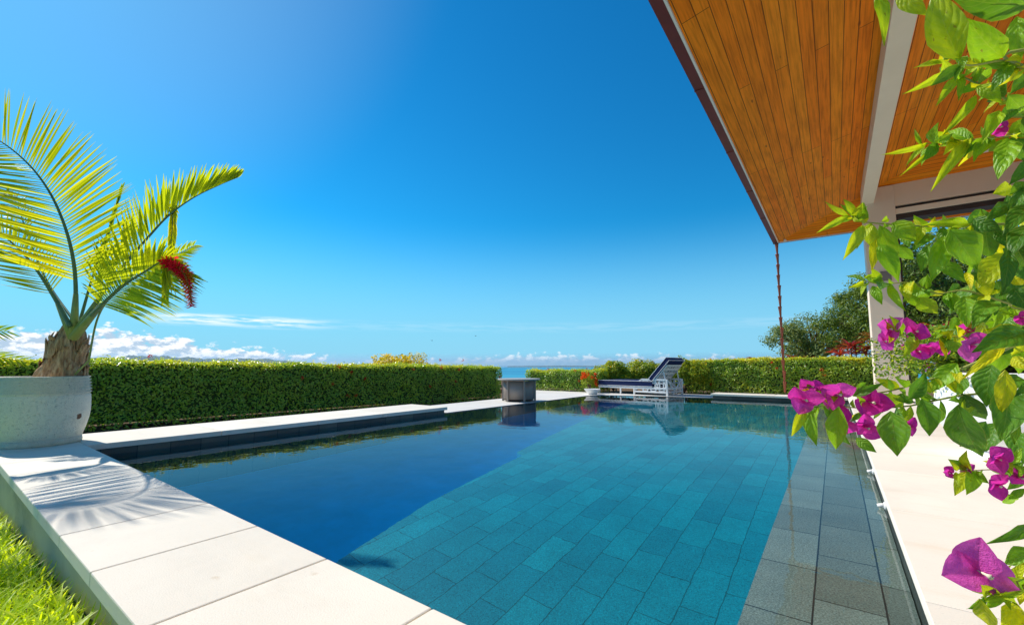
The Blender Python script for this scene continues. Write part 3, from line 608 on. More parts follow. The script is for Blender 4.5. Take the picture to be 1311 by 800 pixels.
rosette('cordyline', 'crimson cordyline rising over the hedge left of the column', (.42, 17.4, -.12), [(0, 0, 1.50), (.12, .2, 1.3), (-.3, .1, 1.25)], 34, .66, 'cordy', 'cordylines behind the hedge')
rosette('cordyline', 'bronze orange cordyline beside the column above the hedge', (.98, 17.6, -.12), [(0, 0, 1.75), (.2, .1, 1.4), (-.2, .2, 1.35)], 34, .66, 'bronze', 'cordylines behind the hedge')
rosette('cordyline', 'small pink tipped cordyline just above the hedge near the rain chain', (-1.2, 17.3, -.12), [(0, 0, 1.16), (.5, .1, 1.1)], 14, .30, 'cordy', 'cordylines behind the hedge')
rosette('cordyline', 'reddish cordyline tuft topping the hedge right of the lounger', (-2.35, 17.2, -.12), [(0, 0, 1.12), (.35, .1, 1.08)], 12, .28, 'bronze', 'cordylines behind the hedge')
for x, y, h, k, lab in ((2.2, 16.0, 1.75, 'cordy', 'red cordyline in the bed right of the column'), (2.9, 16.3, 1.95, 'cordy', 'tall pinkish cordyline farther right of the column'), (2.5, 15.5, 1.1, 'bronze', 'bronze cordyline low in the bed right of the column'), (3.5, 15.8, 1.4, 'bronze', 'rust coloured cordyline behind the bougainvillea leaves'), (4.0, 16.4, 1.9, 'cordy', 'dark red cordyline at the right end of the bed')):
    rosette('cordyline', lab, (x, y, -.05), [(0, 0, h), (.25, .1, h * .8), (-.2, .15, h * .65), (.1, -.2, h * .5)], 30, .66, k, 'cordylines in the bed by the column')

def tree(label, c, h, r_, trunk_h, nclump, nleaf, size, mat, seed, lean=(0, 0), group='trees beyond the hedge'):
    rs = random.Random(seed); R_ = thing('tree', label, 'tree', c, 0, group); b = MB(); cl = []
    tip = Vector((lean[0], lean[1], trunk_h)); b.tube([(0, 0, -2), (lean[0] * .4, lean[1] * .4, trunk_h * .5), tip], [.32, .24, .2], 9)
    for k in range(nclump):
        a = rs.uniform(0, 6.28); e = rs.random() ** .5; ph = rs.uniform(-.35, 1)
        q = Vector((lean[0] + cos(a) * r_ * e * (1 - .35 * max(0, ph)), lean[1] + sin(a) * r_ * e, trunk_h + (h - trunk_h) * (.25 + .68 * ph * (1 - .25 * e * e))))
        b.tube([tip + Vector((0, 0, rs.uniform(-1, .5))), tip.lerp(q, .5) + Vector((rs.uniform(-.3, .3), rs.uniform(-.3, .3), rs.uniform(-.2, .4))), q], [.10, .06, .02], 5); cl.append((q, rs.uniform(.45, 1.0) * r_ * .30))
    b.build('trunk', M['bark'], R_)
    ps, ns = [], []
    for q, cr in cl:
        m_ = nleaf // nclump; d = rng.normal(size=(m_, 3)); d /= np.linalg.norm(d, axis=1, keepdims=True); rr_ = rng.random(m_) ** .5
        ps.append(np.array(q)[None] + d * (rr_ * cr)[:, None] * np.array([1.15, 1.15, .75]) * (1 + .3 * lump(d, 5, q.x))[:, None]); ns.append(d + [0, 0, .5] + rng.normal(size=(m_, 3)) * .5)
    ps, ns = np.concatenate(ps), np.concatenate(ns)
    leaves('crown', ps, ns, rng.uniform(*size, len(ps)), M[mat], R_, .36, .15 + .75 * rng.random(len(ps)))
    return R_
tree('tall dark leafy tree rising behind the grey column', tuple(at(1150, 470, 27)), 6.6, 3.9, 1.5, 70, 24000, (.14, .26), 'tree', 3)
tree('shorter olive green tree left of the column, over the hedge', tuple(at(1040, 470, 31)), 3.6, 3.1, .8, 46, 12000, (.13, .24), 'tree_light', 5)
tree('dense dark tree seen between the column and the bougainvillea', tuple(at(1250, 470, 22)), 7.6, 4.6, 1.2, 90, 30000, (.14, .26), 'tree', 8)

# ------------------------------------------------------------------ left pot, palm and ginger
pot_m, t, p, o_ = new_mat('pitted_concrete'); v = coords(t)
c = t.mix(t.noise(v, 3.5, 6, .6), (.80, .75, .58), (.90, .85, .69)); c = t.mix(t.m('MULTIPLY', t.mr(t.noise(v, 120, 3, .7), .56, .66), .6), c, (.30, .30, .25))
sz = t.n('ShaderNodeSeparateXYZ'); t.put(sz.inputs[0], v); lowz = t.mr(sz.outputs[2], .02, .16, .7, 0)
c = t.mix(t.m('MULTIPLY', lowz, t.noise(v, 9, 5, .6)), c, (.30, .27, .18))
vd = t.n('ShaderNodeVectorMath', operation='DISTANCE'); t.put(vd.inputs[0], t.n('ShaderNodeVectorMath', operation='ADD').outputs[0])
ad = vd.inputs[0].links[0].from_node; t.put(ad.inputs[0], v); nz = t.n('ShaderNodeTexNoise'); nz.inputs['Scale'].default_value = 22; t.put(nz.inputs['Vector'], v)
sc = t.n('ShaderNodeVectorMath', operation='SCALE'); t.put(sc.inputs[0], nz.outputs['Color']); sc.inputs[3].default_value = .06; t.put(ad.inputs[1], sc.outputs[0])
vd.inputs[1].default_value = (.29 + .03, .255 + .03, .275 + .03); c = t.mix(t.mr(vd.outputs['Value'], .033, .042, 1, 0), c, (.17, .085, .045))
t.put(p.inputs['Base Color'], c); p.inputs['Roughness'].default_value = .85; bump(t, p, t.m('ADD', t.noise(v, 90, 4, .7), t.m('MULTIPLY', t.mr(t.noise(v, 45, 2, .5), .60, .68), -.8)), .006)
def bowl_pot(name, label, c, r_, h, mat, soil=True, ribs=True, group=None, foot=.86):
    R_ = thing(name, label, 'planter', c, 0, group); b = MB(); pr = [(0, 0), (r_ * foot, 0), (r_ * (foot + .02), h * .03), (r_ * foot, h * .09)]
    for k in range(40):
        f = .09 + .90 * k / 39; rad_ = r_ * (foot + (1 - foot) * math.sin(min(1, (f - .09) / .42) * pi / 2)) if f < .51 else r_ * (1 - .075 * ((f - .51) / .49) ** 1.6)
        if ribs and f > .72: rad_ += r_ * .030 * (1 if k % 2 else -1)
        pr.append((rad_, h * f))
    pr += [(r_ * .925, h), (r_ * .87, h), (r_ * .86, h * .9), (0, h * .9)]
    b.lathe(pr, seg=72); o = b.build('bowl', mat, R_, True)
    b = MB(); b.lathe([(r_ * .865, h * .86), (r_ * .5, h * .91), (0, h * .93)], seg=24); b.build('potting_soil', M['soil'], R_)
    return R_
PC = (-6.66, .80, 0)
bowl_pot('planter', 'weathered grey green concrete planter with chipped side holding the palm', PC, .375, .69, pot_m)
pq = at(79, 475, 4.64)
palm = thing('palm_tree', 'young palm with arching yellow green fronds and a shaggy brown trunk', 'palm', (pq.x, pq.y, .645))
def loc(p_, root): return Vector(p_) - root.location
m_, t, p, o_ = new_mat('palm_fibre'); v = coords(t)
st = t.noise(mapped(t, v, (22, 22, 5)), 1.6, 7, .65)
t.put(p.inputs['Base Color'], t.ramp(st, [(.28, (.10, .045, .02)), (.44, (.42, .22, .10)), (.60, (.66, .42, .22)), (.75, (.80, .62, .40))])); p.inputs['Roughness'].default_value = .95; bump(t, p, st, .03)
M['fibre'] = m_
b = MB(); seg = 56; prof = [(.200, -.03), (.188, .05), (.165, .14), (.150, .24), (.142, .34), (.128, .43), (.100, .50), (.075, .57), (.045, .62)]
vs = []
for i in range(45):
    f = i / 44; z = -.03 + .65 * f; r0 = np.interp(z, [q[1] for q in prof], [q[0] for q in prof])
    for k in range(seg):
        a = 2 * pi * k / seg; rr_ = r0 * (1 + .10 * sin(3 * a + z * 9) + .07 * sin(7 * a - z * 16 + 1) + .05 * sin(13 * a + z * 31) + .03 * sin(23 * a + 40 * z))
        vs.append((rr_ * cos(a) + RT.x * .13 * max(0, z), rr_ * sin(a) + RT.y * .13 * max(0, z), z))
b.add(vs, [(i * seg + k, i * seg + (k + 1) % seg, (i + 1) * seg + (k + 1) % seg, (i + 1) * seg + k) for i in range(44) for k in range(seg)])
b.build('trunk', M['fibre'], palm, True)
for k in range(44):                                               # torn sheath flaps
    a = random.uniform(0, 6.28); z0 = random.uniform(.0, .34); ln = random.uniform(.14, .26); wd = random.uniform(.035, .08); b = MB(); n = 6; vs = []
    for i in range(n):
        f = i / (n - 1); rr_ = np.interp(z0 + ln * f, [q[1] for q in prof], [q[0] for q in prof]) * 1.03 + .006 + .03 * f ** 2 * random.uniform(.3, 1.5)
        for j in (-1, 0, 1):
            aa = a + j * wd * (1 - .6 * f) / rr_ + .12 * sin(f * 3 + k); zz = RT * .13 * (z0 + ln * f); vs.append((zz.x + rr_ * cos(aa) * (1 + .03 * (j == 0)), zz.y + rr_ * sin(aa) * (1 + .03 * (j == 0)), z0 + ln * f * (1 + .1 * j * random.uniform(-1, 1))))
    b.add(vs, [(i * 3 + j, i * 3 + j + 1, i * 3 + j + 4, i * 3 + j + 3) for i in range(n - 1) for j in range(2)]); o = b.build('leaf_sheath', M['fibre'], palm)
    s_ = o.modifiers.new('thick', 'SOLIDIFY'); s_.thickness = .006
def frond(root, pts, n, prof_, dirs, name='frond', tint=.5, wd=.022, r0=.022, droop=.12, curl=.25, jit=.06, mat='palm', start=.12, sway=.0):
    """pts: rachis in world metres; dirs: for each side (spread angle in the plane, lean towards the viewer, forward angle, length scale)"""
    sp_ = spline(pts, 60); b = MB(); b.tube([loc(q, root) for q in sp_], [max(.003, r0 * (1 - i / 62) ** 1.1) for i in range(60)], 7)
    ra = b.build(name, M['rachis'] if mat == 'palm' else M['petiole'], root, True)
    V, Fc, TV = [], [], []
    for side, (sa, lean, fwd, ls) in enumerate(dirs):
        sg = 1 if side == 0 else -1
        for i in range(n):
            f = start + (1 - start) * (i + .5 * side) / n; q = f * 59; k = min(int(q), 58); p0 = sp_[k].lerp(sp_[k + 1], q - k); tg = (sp_[k + 1] - sp_[k]).normalized()
            vw = (p0 - CAM).normalized(); sd = tg.cross(vw).normalized(); fa = R(fwd[0] + (fwd[1] - fwd[0]) * f + random.uniform(-4, 4))
            o_d = (sd * sg * cos(R(sa)) + vw * sin(R(sa)) * -lean).normalized()
            d = (o_d * sin(fa) + tg * cos(fa)).normalized(); L = np.interp(f, [x for x, y in prof_], [y for x, y in prof_]) * ls * random.uniform(.93, 1.05)
            nm = d.cross(tg if abs(d.dot(tg)) < .97 else sd).normalized(); wv = nm.cross(d).normalized(); rot = Matrix.Rotation(random.uniform(.15, .75) * sg, 3, d); nm = rot @ nm; wv = rot @ wv
            W = wd * random.uniform(.8, 1.15); base = len(V); tn = tint + random.uniform(-.2, .22); m = 7; kk = random.uniform(.5, 1.4)
            for j in range(m):
                g = j / (m - 1); c_ = p0 + d * L * g + Vector((0, 0, -1)) * L * droop * kk * g * g + tg * L * curl * g * g * .4
                wf = W * (.35 + 2.6 * g * (1 - g) ** .8 if g < .3 else .98 * (1 - ((g - .3) / .7) ** 2.2)) ; wf = max(wf, .0012)
                V += [loc(c_ - wv * wf / 2 + nm * wf * .28, root), loc(c_, root), loc(c_ + wv * wf / 2 + nm * wf * .28, root)]; TV += [tn] * 3
            for j in range(m - 1):
                q0 = base + j * 3; Fc += [(q0, q0 + 1, q0 + 4, q0 + 3), (q0 + 1, q0 + 2, q0 + 5, q0 + 4)]
    me = bpy.data.meshes.new('leaflet_fan'); me.from_pydata(V, [], Fc); a_ = me.attributes.new('tint', 'FLOAT', 'POINT'); a_.data.foreach_set('value', TV)
    link('leaflet_fan', me, M['palm'], ra, True)
    return ra
def px(L, d): return [at(u, v_, d + dd) for u, v_, dd in L]
base = (95, 418, 0)
# the tall frond that arches out of the picture to the left
frond(palm, px([base, (97, 370, 0), (93, 328, -.02), (82, 287, -.05), (64, 247, -.08), (38, 212, -.1), (2, 182, -.12), (-40, 162, -.15), (-85, 158, -.2)], 4.5), 74,
      [(0, .3), (.12, .56), (.3, .74), (.6, .74), (.85, .55), (1, .25)], [(8, 1, (72, 46), 1.02), (12, 1, (64, 44), 1.0)], tint=.66, wd=.037, droop=.05, curl=.1, start=.16, r0=.021)
# low frond going left
frond(palm, px([(90, 418, 0), (72, 385, .05), (48, 347, .1), (22, 317, .12), (-12, 292, .1), (-60, 285, .1)], 4.45), 42,
      [(0, .2), (.3, .40), (.7, .42), (1, .2)], [(30, 1, (58, 40), .95), (25, 1, (55, 38), .8)], tint=.55, wd=.034, droop=.10, start=.25, r0=.022)
# frond reaching right, its leaflets folded upwards
frond(palm, px([(108, 412, 0), (131, 375, .05), (157, 342, .1), (186, 308, .2), (216, 276, .3), (248, 253, .4), (279, 238, .5), (305, 227, .6)], 4.5), 54,
      [(0, .2), (.2, .40), (.45, .50), (.7, .40), (.9, .26), (1, .12)], [(12, -1, (62, 28), 1.0), (158, 1, (52, 22), .9)], tint=.44, wd=.028, droop=.02, curl=.15, start=.14, r0=.022)
# short drooping frond in front
frond(palm, px([(112, 410, 0), (135, 386, -.15), (160, 364, -.25), (188, 346, -.32), (206, 335, -.35), (213, 338, -.36)], 4.45), 56,
      [(0, .28), (.3, .54), (.7, .45), (1, .22)], [(15, 1, (62, 30), .9), (10, 1, (66, 36), .95)], tint=.45, wd=.024, droop=.28, curl=.3, start=.15, r0=.021)
# frond turned edge on, hanging beside the flower
frond(palm, px([(108, 412, 0), (133, 373, .08), (159, 340, .14), (188, 306, .24), (211, 279, .32), (220, 264, .36), (221, 280, .36), (219, 310, .36), (215, 345, .36), (211, 380, .36)], 4.47), 48,
      [(0, .02), (.5, .08), (.66, .22), (1, .20)], [(15, 1, (22, 16), .6), (12, 1, (20, 14), .55)], tint=.62, wd=.03, droop=.2, curl=.1, start=.52, r0=.016)
# small frond behind, to the right
frond(palm, px([(112, 412, .2), (150, 372, .4), (190, 345, .55), (222, 328, .6), (250, 314, .65)], 4.6), 30,
      [(0, .2), (.4, .38), (1, .12)], [(20, 1, (55, 34), .8), (20, 1, (55, 34), .8)], tint=.35, wd=.022, droop=.15, start=.3, r0=.014)
# dark unopened spear and a shaded frond behind it
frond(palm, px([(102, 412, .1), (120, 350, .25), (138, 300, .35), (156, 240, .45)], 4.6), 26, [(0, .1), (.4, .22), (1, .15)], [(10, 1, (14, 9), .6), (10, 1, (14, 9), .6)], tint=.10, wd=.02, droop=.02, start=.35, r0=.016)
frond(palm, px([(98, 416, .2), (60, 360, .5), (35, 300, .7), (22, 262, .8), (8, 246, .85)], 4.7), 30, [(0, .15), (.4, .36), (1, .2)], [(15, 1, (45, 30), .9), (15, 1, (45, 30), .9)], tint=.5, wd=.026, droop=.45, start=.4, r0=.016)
for (u, v_, dd) in ((74, 389, .02), (97, 376, 0), (128, 380, .02), (131, 389, -.12)):           # pale stalk bases
    b = MB(); q0, q1 = at(94, 432, 4.5), at(u, v_, 4.5 + dd); b.tube([loc(q0, palm), loc(q0.lerp(q1, .5), palm), loc(q1, palm)], [.045, .033, .021], 9); b.build('leaf_stalk', M['petiole'], palm, True)

gin = thing('red_ginger', 'drooping crimson ginger flower on a long stalk beside the palm fronds', 'flower', (PC[0] + .12, PC[1] + .16, .62))
st_ = spline(px([(112, 470, .1), (128, 400, .1), (170, 352, -.1), (212, 334, -.25), (224, 339, -.3), (235, 350, -.32), (242, 368, -.32), (245, 388, -.32)], 4.4), 60)
st_[0] = gin.location + Vector((0, 0, .01)); b = MB(); b.tube([loc(q, gin) for q in st_], .009, 7); b.build('stalk', M['petiole'], gin, True)
fl_ = spline(px([(212, 334, -.25), (224, 339, -.3), (235, 350, -.32), (242, 368, -.32), (245, 392, -.32)], 4.4), 40)
V, Fc, TV = [], [], []
for i in range(210):
    f = (i / 209) ** .92; q = f * 39; k = min(int(q), 38); p0 = fl_[k].lerp(fl_[k + 1], q - k); tg = (fl_[k + 1] - fl_[k]).normalized(); u = tg.orthogonal().normalized(); a = i * 2.4
    o_d = Matrix.Rotation(a, 3, tg) @ u; L = .105 * (1 - .42 * f) * random.uniform(.8, 1.15); d = (o_d * 1.0 + tg * .35).normalized(); s_ = d.cross(tg).normalized(); wd = .019 * (1 - .4 * f)
    n0 = len(V); nm = s_.cross(d)
    V += [loc(p0, gin), loc(p0 + d * L * .5 + s_ * wd + nm * .006, gin), loc(p0 + d * L, gin), loc(p0 + d * L * .5 - s_ * wd + nm * .006, gin)]; Fc += [(n0, n0 + 1, n0 + 2), (n0, n0 + 2, n0 + 3)]; TV += [random.random()] * 4
me = bpy.data.meshes.new('flower_spike'); me.from_pydata(V, [], Fc); a_ = me.attributes.new('tint', 'FLOAT', 'POINT'); a_.data.foreach_set('value', TV); link('flower_spike', me, M['ginger'], gin)
# a second palm just outside the picture whose leaf tips reach in
p2 = thing('palm_plant', 'dark green palm leaf tips reaching in at the far left over the hedge', 'palm', (-9.4, -.6, -.3))
b = MB(); b.tube([(0, 0, 0), (.02, .02, .5), (0, 0, .9)], [.11, .09, .07], 10); b.build('trunk', M['fibre'], p2)
c0 = Vector((-9.4, -.6, .6))
for (u, v_, d_) in ((12, 424, 5.6), (30, 462, 5.7), (-30, 330, 5.8), (-60, 470, 5.2)):
    e = at(u, v_, d_); mid = c0.lerp(e, .55) + Vector((0, 0, .25))
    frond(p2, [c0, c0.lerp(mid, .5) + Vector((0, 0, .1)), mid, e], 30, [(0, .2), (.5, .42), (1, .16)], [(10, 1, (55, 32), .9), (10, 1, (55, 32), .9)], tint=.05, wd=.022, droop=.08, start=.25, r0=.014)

# ------------------------------------------------------------------ round table, bowl, lounger
TC = Vector((-6.72, 9.42, -.118))
tb = thing('round_table', 'round slate topped table with a taupe drum base on the pale terrace', 'table', TC)
b = MB(); b.lathe([(0, .545), (.55, .545), (.56, .552), (.56, .575), (.55, .582), (0, .582)], seg=64); b.build('table_top', M['slate'], tb, False)
b = MB(); b.lathe([(.375, .06), (.405, .06), (.405, .50), (.375, .50), (.375, .06)], seg=64); b.build('drum', M['drum'], tb, True)
b = MB(); b.lathe([(.30, .03), (.385, .03), (.385, .058), (.30, .058), (.30, .03)], seg=48); b.build('plinth', M['dark'], tb, True)
for k in range(6):
    a = k * pi / 3 + .42; b = MB(); c_, s_ = cos(a), sin(a); b.bar((.425 * c_, .425 * s_, 0), (.425 * c_, .425 * s_, .543), .045, .05, (c_, s_, 0)); b.build('leg', M['drum'], tb, bevel=.004)
for k in range(6):
    a = k * pi / 3 + .42 + pi / 6; b = MB()
    for i in range(7):
        for sg in (-1, 1):
            a0 = a + (i - 3) * .11; b.bar((.40 * cos(a0 - sg * .04), .40 * sin(a0 - sg * .04), .503), (.40 * cos(a0 + sg * .04), .40 * sin(a0 + sg * .04), .541), .006)
    b.build('lattice', M['drum'], tb)
bw = thing('shallow_bowl', 'low white bowl on the terrace edge below the orange flowers', 'bowl', (-6.36, 12.98, -.118))
b = MB(); b.lathe([(0, 0), (.13, 0), (.15, .015), (.20, .09), (.25, .155), (.26, .17), (.245, .172), (.19, .11), (.12, .05), (0, .045)], seg=48); b.build('basin', M['white'], bw, True)
b = MB(); b.lathe([(0, .10), (.175, .098)], seg=32); b.build('potting_soil', M['soil'], bw)

L_, W_ = 2.46, 1.12
lg = thing('sun_lounger', 'white fretwork sun lounger with navy cushions and white piping by the pool', 'sun lounger', (-3.98, 14.66, -.118), pi - R(8))
def lb(f, name, mat='white', parent=lg, bevel=.004, smooth=False):
    b = MB(); f(b); return b.build(name, M[mat], parent, smooth, bevel)
def frame(b):
    for y in (.03, W_ - .03): b.bar((.02, y, .215), (L_, y, .215), .05, .06)
    for x in (.6, 1.0, 1.4, 1.8): b.bar((x, .055, .235), (x, W_ - .055, .235), .07, .018)
    for x in (.03, L_ - .025): b.bar((x, .056, .215), (x, W_ - .056, .215), .05, .05)
lb(frame, 'base_frame')
for x, y in ((L_ - .03, .03), (L_ - .03, W_ - .03), (1.62, .03), (1.62, W_ - .03)): lb(lambda b: b.bar((x, y, 0), (x, y, .184), .045), 'leg')
for y in (.03, W_ - .03): lb(lambda b: b.bar((.03, y, 0), (.03, y, .50), .05, .055), 'leg'); lb(lambda b: b.bar((1.13, y, 0), (1.13, y, .30), .045), 'leg')
def fret(b, y):
    w = .034
    b.bar((.06, y, .485), (.86, y, .485), .05, .05); b.bar((.06, y, .10), (1.10, y, .10), .05, .05)
    arc = [(.86, .485), (.93, .45), (.98, .39), (1.04, .33), (1.11, .30)]
    for i in range(4): b.bar((arc[i][0], y, arc[i][1]), (arc[i + 1][0], y, arc[i + 1][1]), .04, .03)
    for k, c_ in enumerate((.20, .47, .74)):
        zc, hw, hh = .293, .135, .165
        oc = [(c_ - hw, zc), (c_ - hw * .5, zc + hh), (c_ + hw * .5, zc + hh), (c_ + hw, zc), (c_ + hw * .5, zc - hh), (c_ - hw * .5, zc - hh)]
        for i in range(6): b.bar((oc[i][0], y, oc[i][1]), (oc[(i + 1) % 6][0], y, oc[(i + 1) % 6][1]), w * .8, w)
        sq = [(c_ - .062, zc - .075), (c_ + .062, zc - .075), (c_ + .062, zc + .075), (c_ - .062, zc + .075)]
        for i in range(4): b.bar((sq[i][0], y, sq[i][1]), (sq[(i + 1) % 4][0], y, sq[(i + 1) % 4][1]), w * .8, w * .9)
        for i, o2 in zip(range(4), (5, 4, 2, 1)): b.bar((sq[i][0], y, sq[i][1]), (oc[o2][0], y, oc[o2][1]), w * .7, w * .8)
    b.bar((.88, y, .293), (1.09, y, .15), w * .8, w); b.bar((.88, y, .293), (.97, y, .40), w * .8, w); b.bar((.93, y, .24), (1.06, y, .31), w * .8, w)
for y in (.03, W_ - .03): lb(lambda b: fret(b, y), 'side_panel', bevel=0)
def brace(b):
    b.bar((.03, .06, .10), (.03, W_ - .06, .10), .035)
    b.bar((.03, .06, .47), (.03, W_ * .62, .03), .04, .03); b.bar((.03, W_ - .06, .47), (.03, W_ * .38, .03), .04, .03); b.bar((.045, .10, .12), (.045, W_ - .1, .47), .03, .03)
lb(brace, 'back_brace')
ang = R(48); O = Vector((.52, 0, .40)); dx, dz = Vector((-cos(ang), 0, sin(ang))), Vector((sin(ang), 0, cos(ang)))
def bp_(s_, y, n_): q = O + dx * s_ + dz * n_; return (q.x, y, q.z)
def back(b):
    for y in (.05, W_ - .05): b.bar(bp_(0, y, -.02), bp_(.74, y, -.02), .05, .03, dz)
    for y in (.17, .29, .41, W_ / 2, W_ - .41, W_ - .29, W_ - .17): b.bar(bp_(.03, y, -.022), bp_(.72, y, -.022), .055, .02, dz)
    for s_ in (.02, .2, .38, .56, .72): b.bar(bp_(s_, .06, -.024), bp_(s_, W_ - .06, -.024), .06, .022, dz)
lb(back, 'backrest_frame')
for y in (.08, W_ - .08): lb(lambda b: b.bar(bp_(.5, y, -.04), (.05, y, .22), .03), 'back_strut')
def cushion(b, u0, u1, y0, y1, t0, t1, f):
    n, m = 14, 10; g = []
    for i in range(n + 1):
        for j in range(m + 1):
            a, c_ = i / n, j / m; pu = (1 - (2 * a - 1) ** 8) * (1 - (2 * c_ - 1) ** 8); g.append((u0 + (u1 - u0) * a, y0 + (y1 - y0) * c_, pu))
    top = [f(u, y, t1 - .03 + .03 * pu) for u, y, pu in g]; bo = [f(u, y, t0 + .012 - .012 * pu) for u, y, pu in g]; k = len(g); ix = lambda i, j: i * (m + 1) + j
    fs = [(ix(i, j), ix(i + 1, j), ix(i + 1, j + 1), ix(i, j + 1)) for i in range(n) for j in range(m)]
    fs += [tuple(q + k for q in reversed(x)) for x in fs]
    ed = [ix(i, 0) for i in range(n + 1)] + [ix(n, j) for j in range(1, m + 1)] + [ix(i, m) for i in range(n - 1, -1, -1)] + [ix(0, j) for j in range(m - 1, 0, -1)]
    fs += [(ed[q], ed[q] + k, ed[(q + 1) % len(ed)] + k, ed[(q + 1) % len(ed)]) for q in range(len(ed))]
    b.add(top + bo, fs)
def rim(u0, u1, y0, y1, z, f): return [f(u0, y0, z), f(u1, y0, z), f(u1, y1, z), f(u0, y1, z), f(u0, y0, z)]
fs_ = lambda u, y, z: (u, y, z)
sc_ = lb(lambda b: cushion(b, .50, L_ - .005, .0, W_, .25, .455, fs_), 'seat_cushion', 'navy', bevel=0, smooth=False)
lb(lambda b: [b.tube(rim(.50, L_ - .002, -.003, W_ + .003, z, fs_), .008, 6) for z in (.428, .266)], 'piping', 'piping', sc_, 0)
bc_ = lb(lambda b: cushion(b, .03, .90, .0, W_, 0, .17, bp_), 'back_cushion', 'navy', bevel=0)
lb(lambda b: [b.tube(rim(.03, .903, -.003, W_ + .003, z, bp_), .008, 6) for z in (.142, .012)], 'piping', 'piping', bc_, 0)

# ------------------------------------------------------------------ birds far out over the garden
for u, v_, lab in ((553, 436, 'tiny dark bird flying in the sky, the left one of two'), (609, 430, 'tiny dark bird flying in the sky, the right one of two')):
    q = at(u, v_, 75); r = thing('bird', lab, 'bird', q, random.uniform(0, 3), 'birds in the sky'); b = MB()
    b.tube([(-.16, 0, 0), (-.05, 0, .01), (.08, 0, .01), (.17, 0, .02)], [.012, .04, .045, .01], 8)
    b.add([(.07, .02, .02), (-.05, .02, .02), (-.09, .28, .09), (-.02, .26, .10)], [(0, 1, 2, 3)]); b.add([(.07, -.02, .02), (-.05, -.02, .02), (-.09, -.28, .09), (-.02, -.26, .10)], [(3, 2, 1, 0)])
    b.add([(-.15, .01, 0), (-.15, -.01, 0), (-.26, -.04, 0), (-.26, .04, 0)], [(0, 1, 2, 3)]); b.build('body', M['dark'], r)

# ------------------------------------------------------------------ white planter with a small bougainvillea on the deck
m_, t, p, o_ = new_mat('white_glazed_concrete'); v = coords(t); t.put(p.inputs['Base Color'], t.mix(t.noise(v, 4, 5, .6), (.74, .74, .75), (.82, .81, .80))); p.inputs['Roughness'].default_value = .6; bump(t, p, t.noise(v, 60, 4), .002); M['white_pot'] = m_
bowl_pot('planter', 'large white bowl planter on the deck under small pink bougainvillea', (1.34, 5.68, 0), .62, .74, M['white_pot'], ribs=False, foot=.66)
sb = thing('bougainvillea', 'small leaved bougainvillea with pink flowers in front of the column', 'bougainvillea', (1.34, 5.68, .68))
b = MB(); ps, ns = [], []
for k in range(64):
    a = rng.uniform(0, 2 * pi); e = rng.uniform(.3, 1.0); up = rng.uniform(.05, .55)
    e_ = Vector((cos(a) * .85 * e, sin(a) * .7 * e, up * .9 - .12 * e))
    if k < 20: e_ = Vector((rng.uniform(-1.05, -.55), rng.uniform(-.3, .5), rng.uniform(-.02, .42)))
    sp_ = spline([(0, 0, 0), (e_.x * .45, e_.y * .45, e_.z * .7 + .15), tuple(e_)], 16); b.tube(sp_, [.008 * (1 - i / 20) for i in range(16)], 5)
    for q in sp_[4:]:
        for _ in range(16): ps.append(np.array(q) + rng.normal(size=3) * .045); ns.append(rng.normal(size=3) + [0, 0, .6])
b.build('stem', M['bark'], sb)
leaves('foliage', np.array(ps), np.array(ns), rng.uniform(.025, .055, len(ps)), leafmat('small_leaf', [(0, (.08, .18, .02)), (.6, (.22, .36, .03)), (1, (.50, .55, .05))], .4, .4), sb, .6)
for u, v_ in ((1156, 444), (1180, 473), (1187, 468), (1204, 452), (1168, 460), (1225, 480), (1216, 470), (1240, 455)):
    q = at(u, v_, 4.35) - sb.location; flower_ball(q, .035, 12, M['bract'], sb)

# ------------------------------------------------------------------ the near bougainvillea that frames the view on the right
bowl_pot('planter', 'white planter just outside the view holding the large leaved bougainvillea', (.80, .62, 0), .30, .36, M['white_pot'], ribs=False)
bg_ = thing('bougainvillea', 'large leaved bougainvillea with magenta bracts reaching in from the right', 'bougainvillea', (.80, .62, .33))
V, Fc, TV, UV = [], [], [], []
def add_leaf(V, Fc, TV, UV, B, T_, wd, tint, roll=0., fold=.35, droop=.15, curl=.0, shape='leaf', n=9, m=7):
    ax = T_ - B; L = ax.length; d = ax / L; vw = ((B + T_) / 2 - CAM).normalized()
    nm = (-vw + d * vw.dot(d)).normalized(); nm = Matrix.Rotation(roll, 3, d) @ nm; s_ = d.cross(nm).normalized(); n0 = len(V)
    ph = random.uniform(0, 6)
    for i in range(n):
        f = i / (n - 1)
        if shape == 'leaf':
            wf = (f / .36) ** .62 if f < .36 else (1 - ((f - .36) / .64) ** 1.75) ; wf = max(wf, .0) * (1 if f < .80 else 1 - .35 * (f - .8) / .2); wf = max(wf, .02)
        else:
            wf = (f / .45) ** .6 if f < .45 else max(.03, 1 - ((f - .45) / .55) ** 2.0)
        for j in range(m):
            x = 2 * j / (m - 1) - 1; hw = wd / 2 * wf
            q = B + d * L * f + s_ * hw * x * cos(fold * abs(x)) + nm * hw * abs(x) * sin(fold) * (1 - .45 * abs(x)) * 1.0
            q = q - nm * droop * L * (f * f - .15 * f) + nm * L * .05 * sin(pi * f) + nm * L * .022 * sin(f * 10 + ph + x * 2.5) * abs(x) + nm * curl * hw * x * f
            V.append(q); UV.append(((x + 1) / 2, f)); TV.append(tint)
    for i in range(n - 1):
        for j in range(m - 1):
            k = n0 + i * m + j; Fc.append((k, k + 1, k + m + 1, k + m))
